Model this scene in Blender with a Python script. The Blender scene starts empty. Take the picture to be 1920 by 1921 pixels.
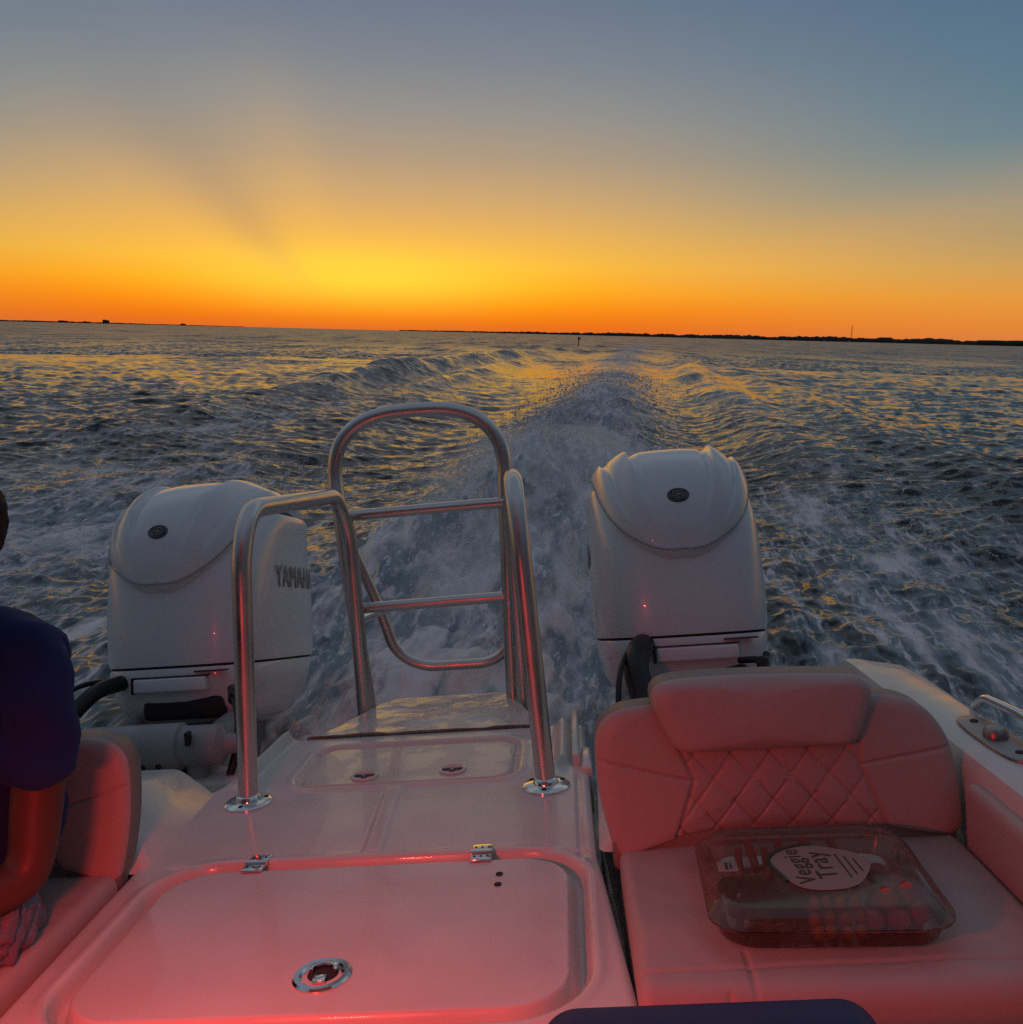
import bpy, bmesh, math, random
import numpy as np
from mathutils import Vector, Matrix
random.seed(7); rng = np.random.default_rng(11)
sc = bpy.context.scene
COL = sc.collection
R = math.radians

# ------------------------------------------------------------------ camera and boat frame
CAM_H = 1.45                       # eye above the water
PITCH, ROLL = math.atan(335.5/1750), math.atan(0.024)
cam_d = bpy.data.cameras.new('camera'); cam_d.sensor_fit = 'HORIZONTAL'; cam_d.sensor_width = 36
cam_d.lens = 36*1750/1920; cam_d.clip_start = 0.05; cam_d.clip_end = 60000
cam = bpy.data.objects.new('camera', cam_d); COL.objects.link(cam); sc.camera = cam
camR = (Matrix.Rotation(math.pi/2 - PITCH, 4, 'X') @ Matrix.Rotation(ROLL, 4, 'Z'))
cam.matrix_world = Matrix.Translation((0, 0, CAM_H)) @ camR
# the boat heels and rides bow-up: its own axes as the camera sees them
aft = Vector(((1058-960)/1750, -(825-960.5)/1750, -1)).normalized()
right = Vector((1, 0.075, 0)); right = (right - aft*right.dot(aft)).normalized()
upv = right.cross(aft)
Rb = Matrix((right, aft, upv)).transposed().to_4x4()      # boat -> camera axes
B = cam.matrix_world @ Rb @ Matrix.Translation((0, 0, -0.75))   # boat frame: eye is 0.75 above the deck
CX = -0.412                        # boat centreline

# ------------------------------------------------------------------ helpers
def link(name, me, mat=None, parent=None, mw=None):
    o = bpy.data.objects.new(name, me); COL.objects.link(o)
    if mat is not None and me is not None:
        for m in (mat if isinstance(mat, (list, tuple)) else [mat]): me.materials.append(m)
    if parent is not None: o.parent = parent
    elif mw is not None: o.matrix_world = mw
    return o
def tag(o, label=None, cat=None, group=None, kind=None):
    if label: o['label'] = label
    if cat: o['category'] = cat
    if group: o['group'] = group
    if kind: o['kind'] = kind
    return o
def empty(name, mw=None, parent=None):
    o = bpy.data.objects.new(name, None); COL.objects.link(o); o.empty_display_size = .1
    if parent is not None: o.parent = parent
    elif mw is not None: o.matrix_world = mw
    return o
def new_mesh(verts, faces, smooth=True):
    me = bpy.data.meshes.new('m'); me.from_pydata([tuple(map(float, v)) for v in verts], [], faces); me.update()
    if smooth: me.polygons.foreach_set('use_smooth', [True]*len(me.polygons))
    return me
def np_mesh(verts, quads, smooth=True):
    n = quads.shape[1]
    me = bpy.data.meshes.new('m'); me.vertices.add(len(verts)); me.vertices.foreach_set('co', verts.astype(np.float32).ravel())
    me.loops.add(quads.size); me.loops.foreach_set('vertex_index', quads.astype(np.int32).ravel())
    me.polygons.add(len(quads)); me.polygons.foreach_set('loop_start', np.arange(0, quads.size, n, dtype=np.int32))
    me.polygons.foreach_set('loop_total', np.full(len(quads), n, dtype=np.int32))
    me.update(calc_edges=True)
    if smooth: me.polygons.foreach_set('use_smooth', np.ones(len(quads), dtype=bool))
    me.validate(); return me
def grid_quads(nr, nc, wrap=False):
    i = np.arange(nr-1)[:, None]; j = np.arange(nc if wrap else nc-1)[None, :]; j2 = (j+1) % nc
    return np.stack([i*nc+j, i*nc+j2, (i+1)*nc+j2, (i+1)*nc+j], -1).reshape(-1, 4)
def fillet(pts, rad, n=7):
    """polyline with its corners rounded by rad (one number or one per point)"""
    pts = [Vector(p) for p in pts]; out = [pts[0]]
    for i in range(1, len(pts)-1):
        r = rad[i] if isinstance(rad, (list, tuple)) else rad
        a, b, c = pts[i-1], pts[i], pts[i+1]
        d1, d2 = (a-b), (c-b); l = min(r, d1.length*.49, d2.length*.49)
        p, q = b + d1.normalized()*l, b + d2.normalized()*l
        for k in range(n+1):
            t = k/n; out.append((1-t)**2*p + 2*t*(1-t)*b + t*t*q)
    out.append(pts[-1]); return out
def tube_geo(pts, r, seg=16, cap=True):
    pts = [Vector(p) for p in pts]; V = []; F = []; nrm = None
    for i, p in enumerate(pts):
        t = (pts[min(i+1, len(pts)-1)] - pts[max(i-1, 0)]).normalized()
        if nrm is None:
            nrm = t.orthogonal().normalized()
        nrm = (nrm - t*nrm.dot(t)).normalized(); bn = t.cross(nrm)
        rr = r(i/(len(pts)-1)) if callable(r) else r
        for k in range(seg):
            a = 2*math.pi*k/seg; V.append(p + (nrm*math.cos(a) + bn*math.sin(a))*rr)
    for i in range(len(pts)-1):
        for k in range(seg):
            k2 = (k+1) % seg; F.append((i*seg+k, i*seg+k2, (i+1)*seg+k2, (i+1)*seg+k))
    if cap:
        F.append(tuple(range(seg))[::-1]); F.append(tuple(range((len(pts)-1)*seg, len(pts)*seg)))
    return V, F
class MB:
    def __init__(s): s.V = []; s.F = []
    def add(s, V, F):
        o = len(s.V); s.V += [Vector(v) for v in V]; s.F += [tuple(i+o for i in f) for f in F]; return s
    def tube(s, pts, r, seg=16): return s.add(*tube_geo(pts, r, seg))
    def lathe(s, c, axis, prof, seg=32):
        c = Vector(c); a = Vector(axis).normalized(); u = a.orthogonal().normalized(); w = a.cross(u); V = []; F = []
        for (r, h) in prof:
            for k in range(seg):
                t = 2*math.pi*k/seg; V.append(c + a*h + (u*math.cos(t) + w*math.sin(t))*max(r, 1e-5))
        n = len(prof)
        for i in range(n-1):
            for k in range(seg):
                k2 = (k+1) % seg; F.append((i*seg+k, i*seg+k2, (i+1)*seg+k2, (i+1)*seg+k))
        F.append(tuple(range(seg))[::-1]); F.append(tuple(range((n-1)*seg, n*seg)))
        return s.add(V, F)
    def box(s, lo, hi, bev=0.0, seg=3, rot=None, piv=None):
        bm = bmesh.new(); bmesh.ops.create_cube(bm, size=1)
        lo, hi = Vector(lo), Vector(hi); d = hi-lo; c = (hi+lo)/2
        for v in bm.verts: v.co = Vector((v.co.x*d.x, v.co.y*d.y, v.co.z*d.z)) + c
        if bev: bmesh.ops.bevel(bm, geom=bm.edges[:], offset=min(bev, min(d)*.49), segments=seg, profile=.5, affect='EDGES')
        if rot is not None:
            pv = Vector(piv) if piv is not None else c
            for v in bm.verts: v.co = rot @ (v.co-pv) + pv
        bm.verts.index_update()
        V = [v.co.copy() for v in bm.verts]; F = [tuple(v.index for v in f.verts) for f in bm.faces]; bm.free()
        return s.add(V, F)
    def prism(s, poly, z0, z1, bev=0.0, seg=3):
        """poly: xy outline, extruded in z; top edge bevelled"""
        bm = bmesh.new(); bot = [bm.verts.new((x, y, z0)) for x, y in poly]; top = [bm.verts.new((x, y, z1)) for x, y in poly]
        n = len(poly); bm.faces.new(bot[::-1]); bm.faces.new(top)
        for i in range(n): bm.faces.new((bot[i], bot[(i+1) % n], top[(i+1) % n], top[i]))
        bmesh.ops.recalc_face_normals(bm, faces=bm.faces[:])
        if bev:
            es = [e for e in bm.edges if all(abs(v.co.z-z1) < 1e-6 for v in e.verts)]
            bmesh.ops.bevel(bm, geom=es, offset=bev, segments=seg, profile=.5, affect='EDGES')
        bm.verts.index_update()
        V = [v.co.copy() for v in bm.verts]; F = [tuple(v.index for v in f.verts) for f in bm.faces]; bm.free()
        return s.add(V, F)
    def build(s, name, mat, parent=None, mw=None, off=(0, 0, 0), smooth=True, angle=40):
        o = Vector(off)
        me = new_mesh([v-o for v in s.V], s.F, smooth)
        if smooth and angle: me.set_sharp_from_angle(angle=R(angle))
        return link(name, me, mat, parent, mw)

# ------------------------------------------------------------------ materials
def mat(name, base=(.5, .5, .5), rough=.5, metal=0., coat=0., spec=.5, bump=None, var=None, roughvar=None, trans=0., ior=1.45, alpha=1., sheen=0.):
    m = bpy.data.materials.new(name); m.use_nodes = True; nt = m.node_tree; p = nt.nodes['Principled BSDF']
    p.inputs['Base Color'].default_value = (*base, 1); p.inputs['Roughness'].default_value = rough
    p.inputs['Metallic'].default_value = metal; p.inputs['Coat Weight'].default_value = coat
    p.inputs['Specular IOR Level'].default_value = spec; p.inputs['IOR'].default_value = ior
    p.inputs['Transmission Weight'].default_value = trans; p.inputs['Alpha'].default_value = alpha
    p.inputs['Sheen Weight'].default_value = sheen
    tc = nt.nodes.new('ShaderNodeTexCoord')
    def noise(scale, detail=4):
        n = nt.nodes.new('ShaderNodeTexNoise'); n.inputs['Scale'].default_value = scale; n.inputs['Detail'].default_value = detail
        nt.links.new(tc.outputs['Object'], n.inputs['Vector']); return n
    if bump:
        n = noise(bump[0], 3); b = nt.nodes.new('ShaderNodeBump'); b.inputs['Strength'].default_value = bump[1]; b.inputs['Distance'].default_value = bump[2]
        nt.links.new(n.outputs['Fac'], b.inputs['Height']); nt.links.new(b.outputs['Normal'], p.inputs['Normal'])
    if var:
        n = noise(var[0], 6); r = nt.nodes.new('ShaderNodeMapRange'); r.inputs[1].default_value = .3; r.inputs[2].default_value = .7
        r.inputs[3].default_value = 1-var[1]; r.inputs[4].default_value = 1.
        x = nt.nodes.new('ShaderNodeMix'); x.data_type = 'RGBA'; x.blend_type = 'MULTIPLY'; x.inputs[0].default_value = 1
        x.inputs[6].default_value = (*base, 1)
        nt.links.new(n.outputs['Fac'], r.inputs[0]); nt.links.new(r.outputs[0], x.inputs[7]); nt.links.new(x.outputs[2], p.inputs['Base Color'])
    if roughvar:
        n = noise(roughvar[0], 5); r = nt.nodes.new('ShaderNodeMapRange'); r.inputs[1].default_value = .35; r.inputs[2].default_value = .65
        r.inputs[3].default_value = roughvar[1]; r.inputs[4].default_value = roughvar[2]
        nt.links.new(n.outputs['Fac'], r.inputs[0]); nt.links.new(r.outputs[0], p.inputs['Roughness'])
    return m
M = {}
M['gel'] = mat('gelcoat', (.66, .62, .565), .3, coat=.25, var=(6, .10), roughvar=(9, .18, .42), bump=(420, .05, .001))
M['gel_wet'] = mat('wet_gelcoat', (.65, .61, .535), .3, coat=.3, var=(8, .14), bump=(300, .06, .001))
nt = M['gel_wet'].node_tree; p = nt.nodes['Principled BSDF']      # standing water in patches
tc = nt.nodes.new('ShaderNodeTexCoord'); n = nt.nodes.new('ShaderNodeTexNoise'); n.inputs['Scale'].default_value = 11; n.inputs['Detail'].default_value = 5
nt.links.new(tc.outputs['Object'], n.inputs['Vector'])
cr = nt.nodes.new('ShaderNodeMapRange'); cr.interpolation_type = 'SMOOTHSTEP'; cr.inputs[1].default_value = .46; cr.inputs[2].default_value = .55; cr.inputs[3].default_value = .46; cr.inputs[4].default_value = .20
nt.links.new(n.outputs['Fac'], cr.inputs[0]); nt.links.new(cr.outputs[0], p.inputs['Roughness'])
M['paint'] = mat('motor_paint', (.68, .70, .70), .3, coat=.5, roughvar=(14, .22, .36))
M['paint_low'] = mat('motor_paint_low', (.30, .30, .30), .4, var=(12, .15))
M['steel'] = mat('stainless', (.60, .58, .55), .3, metal=1., roughvar=(18, .25, .36))
M['chrome'] = mat('chrome', (.78, .77, .75), .1, metal=1.)
M['black'] = mat('black_rubber_and_shade', (.012, .012, .012), .45)
M['dark'] = mat('dark_gap', (.02, .018, .018), .7)
M['grey'] = mat('emblem_grey', (.06, .065, .08), .3, coat=.4)
M['letter'] = mat('letter_grey', (.27, .26, .25), .4)
M['plate'] = mat('dull_steel', (.30, .27, .27), .35, metal=1., roughvar=(30, .28, .45))
M['vinyl'] = mat('vinyl', (.44, .345, .315), .48, bump=(600, .12, .001), var=(5, .08))
M['vinyl_dark'] = mat('vinyl_quilted', (.34, .255, .235), .5, bump=(600, .14, .001), var=(5, .08))
M['taupe'] = mat('vinyl_taupe', (.24, .19, .16), .5, bump=(600, .12, .001))
M['navy'] = mat('navy_vinyl', (.010, .011, .09), .5, bump=(500, .1, .001))
M['shirt'] = mat('navy_cotton', (.003, .020, .11), .9, bump=(900, .25, .001), var=(7, .3))
M['shorts'] = mat('dark_cotton', (.035, .028, .022), .9, bump=(700, .3, .001))
M['skin'] = mat('skin', (.075, .032, .019), .5, bump=(160, .05, .001), var=(9, .12))
M['hair'] = mat('hair', (.010, .007, .005), .8, bump=(140, .5, .003))

# ------------------------------------------------------------------ sky
W = bpy.data.worlds.new('World'); sc.world = W; W.use_nodes = True; nt = W.node_tree; nt.nodes.clear()
def s2l(c): return tuple(((x/255)/12.92 if x/255 <= .04045 else ((x/255+.055)/1.055)**2.4) for x in c)
def N(t, **k):
    n = nt.nodes.new(t)
    for a, v in k.items(): setattr(n, a, v)
    return n
def mth(op, a, b=None, c=None):
    n = N('ShaderNodeMath', operation=op)
    for i, v in enumerate((a, b, c)):
        if v is None: continue
        if isinstance(v, (int, float)): n.inputs[i].default_value = v
        else: nt.links.new(v, n.inputs[i])
    return n.outputs[0]
def sstep(x, a, b, lo=0., hi=1.):
    n = N('ShaderNodeMapRange', interpolation_type='SMOOTHSTEP'); n.inputs[1].default_value = a; n.inputs[2].default_value = b
    n.inputs[3].default_value = lo; n.inputs[4].default_value = hi; nt.links.new(x, n.inputs[0]); return n.outputs[0]
SUN_AZ = R(-9.0)
tc = N('ShaderNodeTexCoord'); nv = N('ShaderNodeVectorMath', operation='NORMALIZE'); nt.links.new(tc.outputs['Generated'], nv.inputs[0])
sx = N('ShaderNodeSeparateXYZ'); nt.links.new(nv.outputs[0], sx.inputs[0])
elev = mth('MULTIPLY', mth('ARCSINE', sx.outputs[2]), 180/math.pi)
az = mth('MULTIPLY', mth('ARCTAN2', sx.outputs[0], sx.outputs[1]), 180/math.pi)
daz = mth('SUBTRACT', az, math.degrees(SUN_AZ))
adaz = mth('ABSOLUTE', daz)
def ramp(stops):
    n = N('ShaderNodeValToRGB'); cr = n.color_ramp; cr.interpolation = 'LINEAR'
    stops = [(max(0, min(1, (e+2)/52)), s2l(c)) for e, c in stops]
    while len(cr.elements) < len(stops): cr.elements.new(.5)
    for el, (p_, c) in zip(cr.elements, stops): el.position = p_
    for el, (p_, c) in zip(cr.elements, stops): el.position = p_; el.color = (*c, 1)
    nt.links.new(mth('DIVIDE', mth('ADD', elev, 2.0), 52.0), n.inputs[0]); return n.outputs[0]
S_ = ramp([(-2, (150, 80, 40)), (-.1, (222, 104, 40)), (.6, (238, 114, 18)), (1.6, (250, 138, 8)), (2.7, (252, 166, 22)), (4.0, (245, 182, 60)), (5.6, (230, 176, 86)), (7.6, (202, 164, 110)), (9.8, (170, 151, 126)), (12.2, (144, 142, 138)), (14.8, (121, 130, 140)), (17.4, (105, 119, 138)), (20, (94, 112, 136)), (24.5, (122, 127, 138)), (31, (148, 148, 150)), (40, (140, 144, 152)), (50, (106, 117, 136))])
O_ = ramp([(-2, (140, 85, 50)), (-.1, (214, 124, 66)), (1, (228, 136, 56)), (2.4, (228, 152, 62)), (4, (206, 158, 88)), (5.8, (168, 150, 110)), (8, (128, 140, 132)), (10.6, (100, 128, 140)), (13.6, (89, 118, 138)), (16.7, (80, 110, 135)), (20, (74, 103, 132)), (24.5, (100, 122, 142)), (31, (138, 146, 154)), (40, (136, 143, 152)), (50, (106, 117, 136))])
A_ = ramp([(-2, (32, 34, 40)), (0, (50, 52, 58)), (15, (54, 60, 71)), (30, (60, 72, 92)), (50, (106, 117, 136))])
def mix(f, a, b, blend='MIX'):
    n = N('ShaderNodeMix', data_type='RGBA', blend_type=blend)
    for i, v in ((0, f), (6, a), (7, b)):
        if isinstance(v, (int, float)): n.inputs[i].default_value = v
        elif isinstance(v, tuple): n.inputs[i].default_value = (*v, 1)
        else: nt.links.new(v, n.inputs[i])
    return n.outputs[2]
col = mix(sstep(adaz, 8, 40), S_, O_)
gl_ = mth('EXPONENT', mth('MULTIPLY', mth('ADD', mth('POWER', mth('DIVIDE', daz, 10), 2), mth('POWER', mth('DIVIDE', mth('SUBTRACT', elev, 3.0), 1.7), 2)), -1.0))
col = mix(mth('MULTIPLY', gl_, .60), col, (1.15, .82, .07))
# a long cloud shadow fanning out from the set sun, and a faint bright ray beside it
px_ = daz; py_ = mth('ADD', elev, 1.0)
ang = mth('MULTIPLY', mth('ARCTAN2', px_, py_), 180/math.pi)
rad = mth('SQRT', mth('ADD', mth('MULTIPLY', px_, px_), mth('MULTIPLY', py_, py_)))
def ray(a0, wid, r0, r1, r2, r3):
    d = mth('DIVIDE', mth('SUBTRACT', ang, a0), wid)
    g = mth('EXPONENT', mth('MULTIPLY', mth('MULTIPLY', d, d), -1.0))
    return mth('MULTIPLY', g, mth('MULTIPLY', sstep(rad, r0, r1), sstep(rad, r2, r3, 1., 0.)))
col = mix(mth('MULTIPLY', ray(-44, 8, 2, 10, 8, 28), .21), col, s2l((95, 105, 118)))
col = mix(mth('MULTIPLY', ray(-60, 10, 3, 9, 10, 24), .12), col, s2l((255, 190, 90)))
col = mix(mth('MULTIPLY', ray(-22, 9, 4, 9, 9, 20), .10), col, s2l((255, 200, 90)))
col = mix(mth('MULTIPLY', ray(77, 3.4, 12, 22, 34, 55), .14), col, s2l((250, 170, 90)))
col = mix(sstep(adaz, 55, 125), col, A_)
sky = N('ShaderNodeTexSky'); sky.sky_type = 'NISHITA'; sky.sun_disc = False; sky.sun_elevation = R(0.5); sky.sun_rotation = SUN_AZ
sky.altitude = 0; sky.dust_density = 2.5
bg1 = N('ShaderNodeBackground'); nt.links.new(col, bg1.inputs[0]); bg1.inputs[1].default_value = 1.0
bg2 = N('ShaderNodeBackground'); nt.links.new(sky.outputs[0], bg2.inputs[0]); bg2.inputs[1].default_value = 0.01
ad = N('ShaderNodeAddShader'); nt.links.new(bg1.outputs[0], ad.inputs[0]); nt.links.new(bg2.outputs[0], ad.inputs[1])
wo = N('ShaderNodeOutputWorld'); nt.links.new(ad.outputs[0], wo.inputs[0])
sun_d = bpy.data.lights.new('sun', 'SUN'); sun_d.energy = .01; sun_d.angle = R(40); sun_d.color = (1, .62, .28)
sun = bpy.data.objects.new('sun', sun_d); COL.objects.link(sun)
e0 = R(3.0); sdir = Vector((math.sin(SUN_AZ)*math.cos(e0), math.cos(SUN_AZ)*math.cos(e0), math.sin(e0)))
sun.rotation_euler = sdir.to_track_quat('Z', 'Y').to_euler()
# the red night lamps of the cockpit, behind and below the camera
def red_lamp(loc, power, rad, name='red_cockpit_lamp'):
    d = bpy.data.lights.new(name, 'POINT'); d.energy = power; d.color = (1, .045, .03); d.shadow_soft_size = rad
    o = bpy.data.objects.new(name, d); COL.objects.link(o); o.matrix_world = B @ Matrix.Translation(loc); return o
ld = bpy.data.lights.new('red_cockpit_lamp', 'AREA'); ld.shape = 'DISK'; ld.size = .11; ld.energy = 15.5; ld.color = (1, .05, .04)
lo_ = bpy.data.objects.new('red_cockpit_lamp', ld); COL.objects.link(lo_); lo_.matrix_world = B @ Matrix.Translation((-.56, .52, .52))

# ------------------------------------------------------------------ numpy noise
def _h(ix, iy, seed):
    n = (ix.astype(np.int64)*374761393 + iy.astype(np.int64)*668265263 + seed*974711) & 0x7fffffff
    n = ((n ^ (n >> 13))*1274126177) & 0x7fffffff
    return ((n ^ (n >> 16)) & 0xffff)/65535.0
def vnoise(x, y, seed=0):
    xi, yi = np.floor(x), np.floor(y); fx, fy = x-xi, y-yi
    fx = fx*fx*fx*(fx*(fx*6-15)+10); fy = fy*fy*fy*(fy*(fy*6-15)+10)
    a, b = _h(xi, yi, seed), _h(xi+1, yi, seed); c, d = _h(xi, yi+1, seed), _h(xi+1, yi+1, seed)
    return ((a+(b-a)*fx)*(1-fy) + (c+(d-c)*fx)*fy)*2-1
def fbm(x, y, octv=4, seed=0, gain=.5):
    s = np.zeros_like(x); a = 1.
    for o in range(octv): s += a*vnoise(x*2**o+o*17.3, y*2**o-o*9.1, seed+o); a *= gain
    return s
def S(x, a, b):
    t = np.clip((x-a)/(b-a), 0, 1); return t*t*(3-2*t)
def G(x, s): return np.exp(-(x/s)**2)

# ------------------------------------------------------------------ water
def wake_centre(Y): return -.75 + .118*Y + .0001*Y*Y
def ridge_profile(s): return np.interp(s, [2.0, 2.8, 3.6, 4.6, 6, 7.5, 9, 11, 14], [-.05, .04, .24, .40, .47, .43, .30, .12, 0])
def wake_height(X, Y):
    n = X - wake_centre(Y); s = Y
    h = ridge_profile(s)*G(n-.15, .44+.035*s)                                      # wash thrown up behind the tunnel
    h += .24*G(s-13.5, 2.0)*G(n-.15, .65)*S(s, 7, 11)                             # rooster tail
    h += .30*G(s-21, 5)*G(n-.3, 1.0) + .20*G(n-.2, 1.4)*S(s, 18, 30)*S(s, 150, 60)
    h -= .24*G(n+2.2, 1.2)*S(s, 4, 8)*S(s, 34, 18)                                # smooth trough, left
    h -= .16*G(n-2.0, .8)*S(s, 4, 8)*S(s, 30, 18)
    wob = .25*vnoise(s*.35, s*0, 91)
    lc = -5.9 - .01*s + wob
    mod = 1+.55*vnoise(s*.28, n*.5, 17)+.3*vnoise(s*.9, n*1.1, 18)
    h += mod*.30*G(n-lc, .8)*S(s, 14, 30)*S(s, 75, 45) + .22*G(n-lc, .9)*S(s, 6, 16)*S(s, 150, 60)   # left wave
    h += .22*G(n-lc-1.7, .5)*S(s, 18, 28)*S(s, 60, 42)
    rc = 2.9 + .012*s + wob
    h += mod*.17*G(n-rc, .75)*S(s, 14, 26)*S(s, 80, 45) + .15*G(n-rc, .7)*S(s, 6, 14)*S(s, 150, 60)   # right wave
    h += .16*G(n-4.4-.02*s, .7)*S(s, 3, 6)*S(s, 60, 20)
    return h
def wake_foam(X, Y):
    n = X - wake_centre(Y); s = Y
    f = 1.5*G(n-.1, .60+.05*s)*S(s, 13, 6) + .5*G(n-.1, .62+.05*s)*S(s, 26, 8)                                       # churned centre
    f += .6*G(s-13.5, 3)*G(n-.15, 1.0)
    f += .95*G(n-.2, 1.0+.008*s)*S(s, 8, 18)*S(s, 330, 90)
    f += 1.0*G(n+3.4, 1.5)*S(s, 14, 6) + .5*G(n+1.2, .9)*S(s, 7, 3.5)             # left hull's spray
    f += .55*G(n+5.2, 1.0)*S(s, 6, 12)*S(s, 24, 14)
    f += .80*G(n-2.4, 1.2)*S(s, 13, 5) + .50*G(n-4.4, .9)*S(s, 11, 5)              # right hull's spray
    f += .35*G(n-3.1, .7)*S(s, 10, 20)*S(s, 60, 30)
    return f
WAVES = []
for i in range(170):
    lam = .13*(2.2/.13)**(rng.random()**1.1); k = 2*math.pi/lam
    th = R(-82) + rng.normal()*R(34)                # travel direction
    amp = .0046*lam*(.5+rng.random())*(1 if lam < .7 else .38)
    WAVES.append((k, math.cos(th), math.sin(th), amp, rng.random()*6.283))
for i in range(16):
    lam = 2.4*(6/2.4)**rng.random(); th = R(-78) + rng.normal()*R(30)
    WAVES.append((2*math.pi/lam, math.cos(th), math.sin(th), .0011*lam*(.5+rng.random()), rng.random()*6.283))
def build_water():
    px = 1/1000.
    dep = np.concatenate([np.linspace(1.25, .62, 24, endpoint=False), np.linspace(.62, .20, 460, endpoint=False), np.linspace(.20, .03, 480, endpoint=False), .0008+.0292*(1-np.linspace(0, 1, 420, endpoint=False))**1.25, [.0008, .0006, .0005, .0004, .0003, .0002, .0001]])
    r = CAM_H/np.tan(dep)
    angs = np.concatenate([np.linspace(-1.75, -.62, 60, endpoint=False), np.linspace(-.62, .62, 1000, endpoint=False), np.linspace(.62, 1.75, 61)])
    Rr, Aa = np.meshgrid(r, angs, indexing='ij')
    X = Rr*np.sin(Aa); Y = Rr*np.cos(Aa)
    cell = np.gradient(r)[:, None]*np.ones_like(X); lat = Rr*np.gradient(angs)[None, :]
    cl = np.maximum(.55*cell, lat)
    Z = np.zeros_like(X); DX = np.zeros_like(X); DY = np.zeros_like(X)
    n = X - wake_centre(Y)
    inside = S(n, -6.2, -5.0)*S(n, 4.6, 3.2)*S(Y, 160, 60)
    calm = (1 - .50*inside)*(1 - .72*G(n+1.9, 1.1)*S(Y, 5, 7.5)*S(Y, 26, 17))
    gust = (1 + .45*fbm(X*.06, Y*.03, 3, 33))*(1 - .55*np.clip(wake_foam(X, Y), 0, 1)*S(Y, 16, 9))
    for (k, c, s_, a, ph) in WAVES:
        lam = 2*math.pi/k
        w = np.exp(-(cl*1.7/lam)**2)*a
        w = w*(calm if k < 12 else 1-.5*(1-calm))
        arg = k*(c*X + s_*Y) + ph
        Z += w*np.cos(arg)*gust; sn = np.sin(arg)*w*.8*gust
        DX -= c*sn; DY -= s_*sn
    Z += wake_height(X, Y)
    foam = wake_foam(X, Y)
    # broken, lumpy water where it is churned
    st = np.clip(foam, 0, 1.2)*np.exp(-(cl/.22)**2)
    lump = fbm(n*1.7, Y*.7, 4, 5, .5)*.055 + np.abs(fbm(n*4.3, Y*1.9, 4, 15, .6))*.030 + .09*fbm(n*2.6, Y*1.1, 4, 45, .55)*np.clip(ridge_profile(Y)*2.2, 0, 1)*G(n-.15, 1.1)
    Z += lump*st*(1 + 1.4*np.clip(ridge_profile(Y)*2, 0, .9)*G(n, 1.2) + 1.3*G(Y-13.5, 3.5)*G(n, 1.3))
    # arcs of small waves running across the trough
    q = np.hypot(n+1.0, (Y-4)*.55)
    Z += .022*np.sin(q*9.5+fbm(X*.7, Y*.4, 3, 3)*2.2)*G(n+2.6, 2.2)*S(Y, 6, 9)*S(Y, 34, 20)*np.exp(-(cl/.2)**2)
    Z -= (Rr**2)/(2*6371000.)*0
    V = np.stack([X+DX, Y+DY, Z], -1).reshape(-1, 3)
    me = np_mesh(V, grid_quads(len(r), len(angs))[:, ::-1])
    for nm, arr in (('foam', foam), ('wake_n', n), ('wake_s', Y)):
        at = me.attributes.new(nm, 'FLOAT', 'POINT'); at.data.foreach_set('value', arr.astype(np.float32).ravel())
    return me
wm = bpy.data.materials.new('sea'); wm.use_nodes = True; nt = wm.node_tree
p = nt.nodes['Principled BSDF']; out = nt.nodes['Material Output']
p.inputs['Base Color'].default_value = (.006, .014, .018, 1); p.inputs['Roughness'].default_value = .07; p.inputs['IOR'].default_value = 1.333
def attr(nm):
    n_ = N('ShaderNodeAttribute'); n_.attribute_name = nm; return n_.outputs['Fac']
tc = N('ShaderNodeTexCoord')
def tex(scale, detail, vec, rough=.55):
    n_ = N('ShaderNodeTexNoise'); n_.inputs['Scale'].default_value = scale; n_.inputs['Detail'].default_value = detail; n_.inputs['Roughness'].default_value = rough
    nt.links.new(vec, n_.inputs['Vector']); return n_.outputs['Fac']
mp = N('ShaderNodeMapping'); mp.inputs['Scale'].default_value = (.6, 1.3, 1); nt.links.new(tc.outputs['Object'], mp.inputs['Vector'])
def slope(scale, detail, amp, vec, off):
    n_ = N('ShaderNodeTexNoise'); n_.inputs['Scale'].default_value = scale; n_.inputs['Detail'].default_value = detail; n_.inputs['Roughness'].default_value = .6
    ad_ = N('ShaderNodeVectorMath', operation='ADD'); ad_.inputs[1].default_value = (off, off*.7, off*.3); nt.links.new(vec, ad_.inputs[0]); nt.links.new(ad_.outputs[0], n_.inputs['Vector'])
    s_ = N('ShaderNodeVectorMath', operation='SUBTRACT'); s_.inputs[1].default_value = (.5, .5, .5); nt.links.new(n_.outputs['Color'], s_.inputs[0])
    m_ = N('ShaderNodeVectorMath', operation='MULTIPLY'); m_.inputs[1].default_value = (amp*.7, amp*1.25, 0); nt.links.new(s_.outputs[0], m_.inputs[0]); return m_.outputs[0]
def vadd(a, b):
    n_ = N('ShaderNodeVectorMath', operation='ADD'); nt.links.new(a, n_.inputs[0]); nt.links.new(b, n_.inputs[1]); return n_.outputs[0]
geo = N('ShaderNodeNewGeometry')
sl3 = vadd(vadd(slope(.11, 2, .30, tc.outputs['Object'], 5.5), slope(.33, 2, .32, tc.outputs['Object'], 8.5)), vadd(slope(3.6, 3, .70, mp.outputs[0], 11.7), slope(11, 3, .50, mp.outputs[0], 31.0)))
mq = N('ShaderNodeMapping'); mq.inputs['Scale'].default_value = (.22, .045, 1); mq.inputs['Rotation'].default_value = (0, 0, .25); nt.links.new(tc.outputs['Object'], mq.inputs['Vector'])
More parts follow.
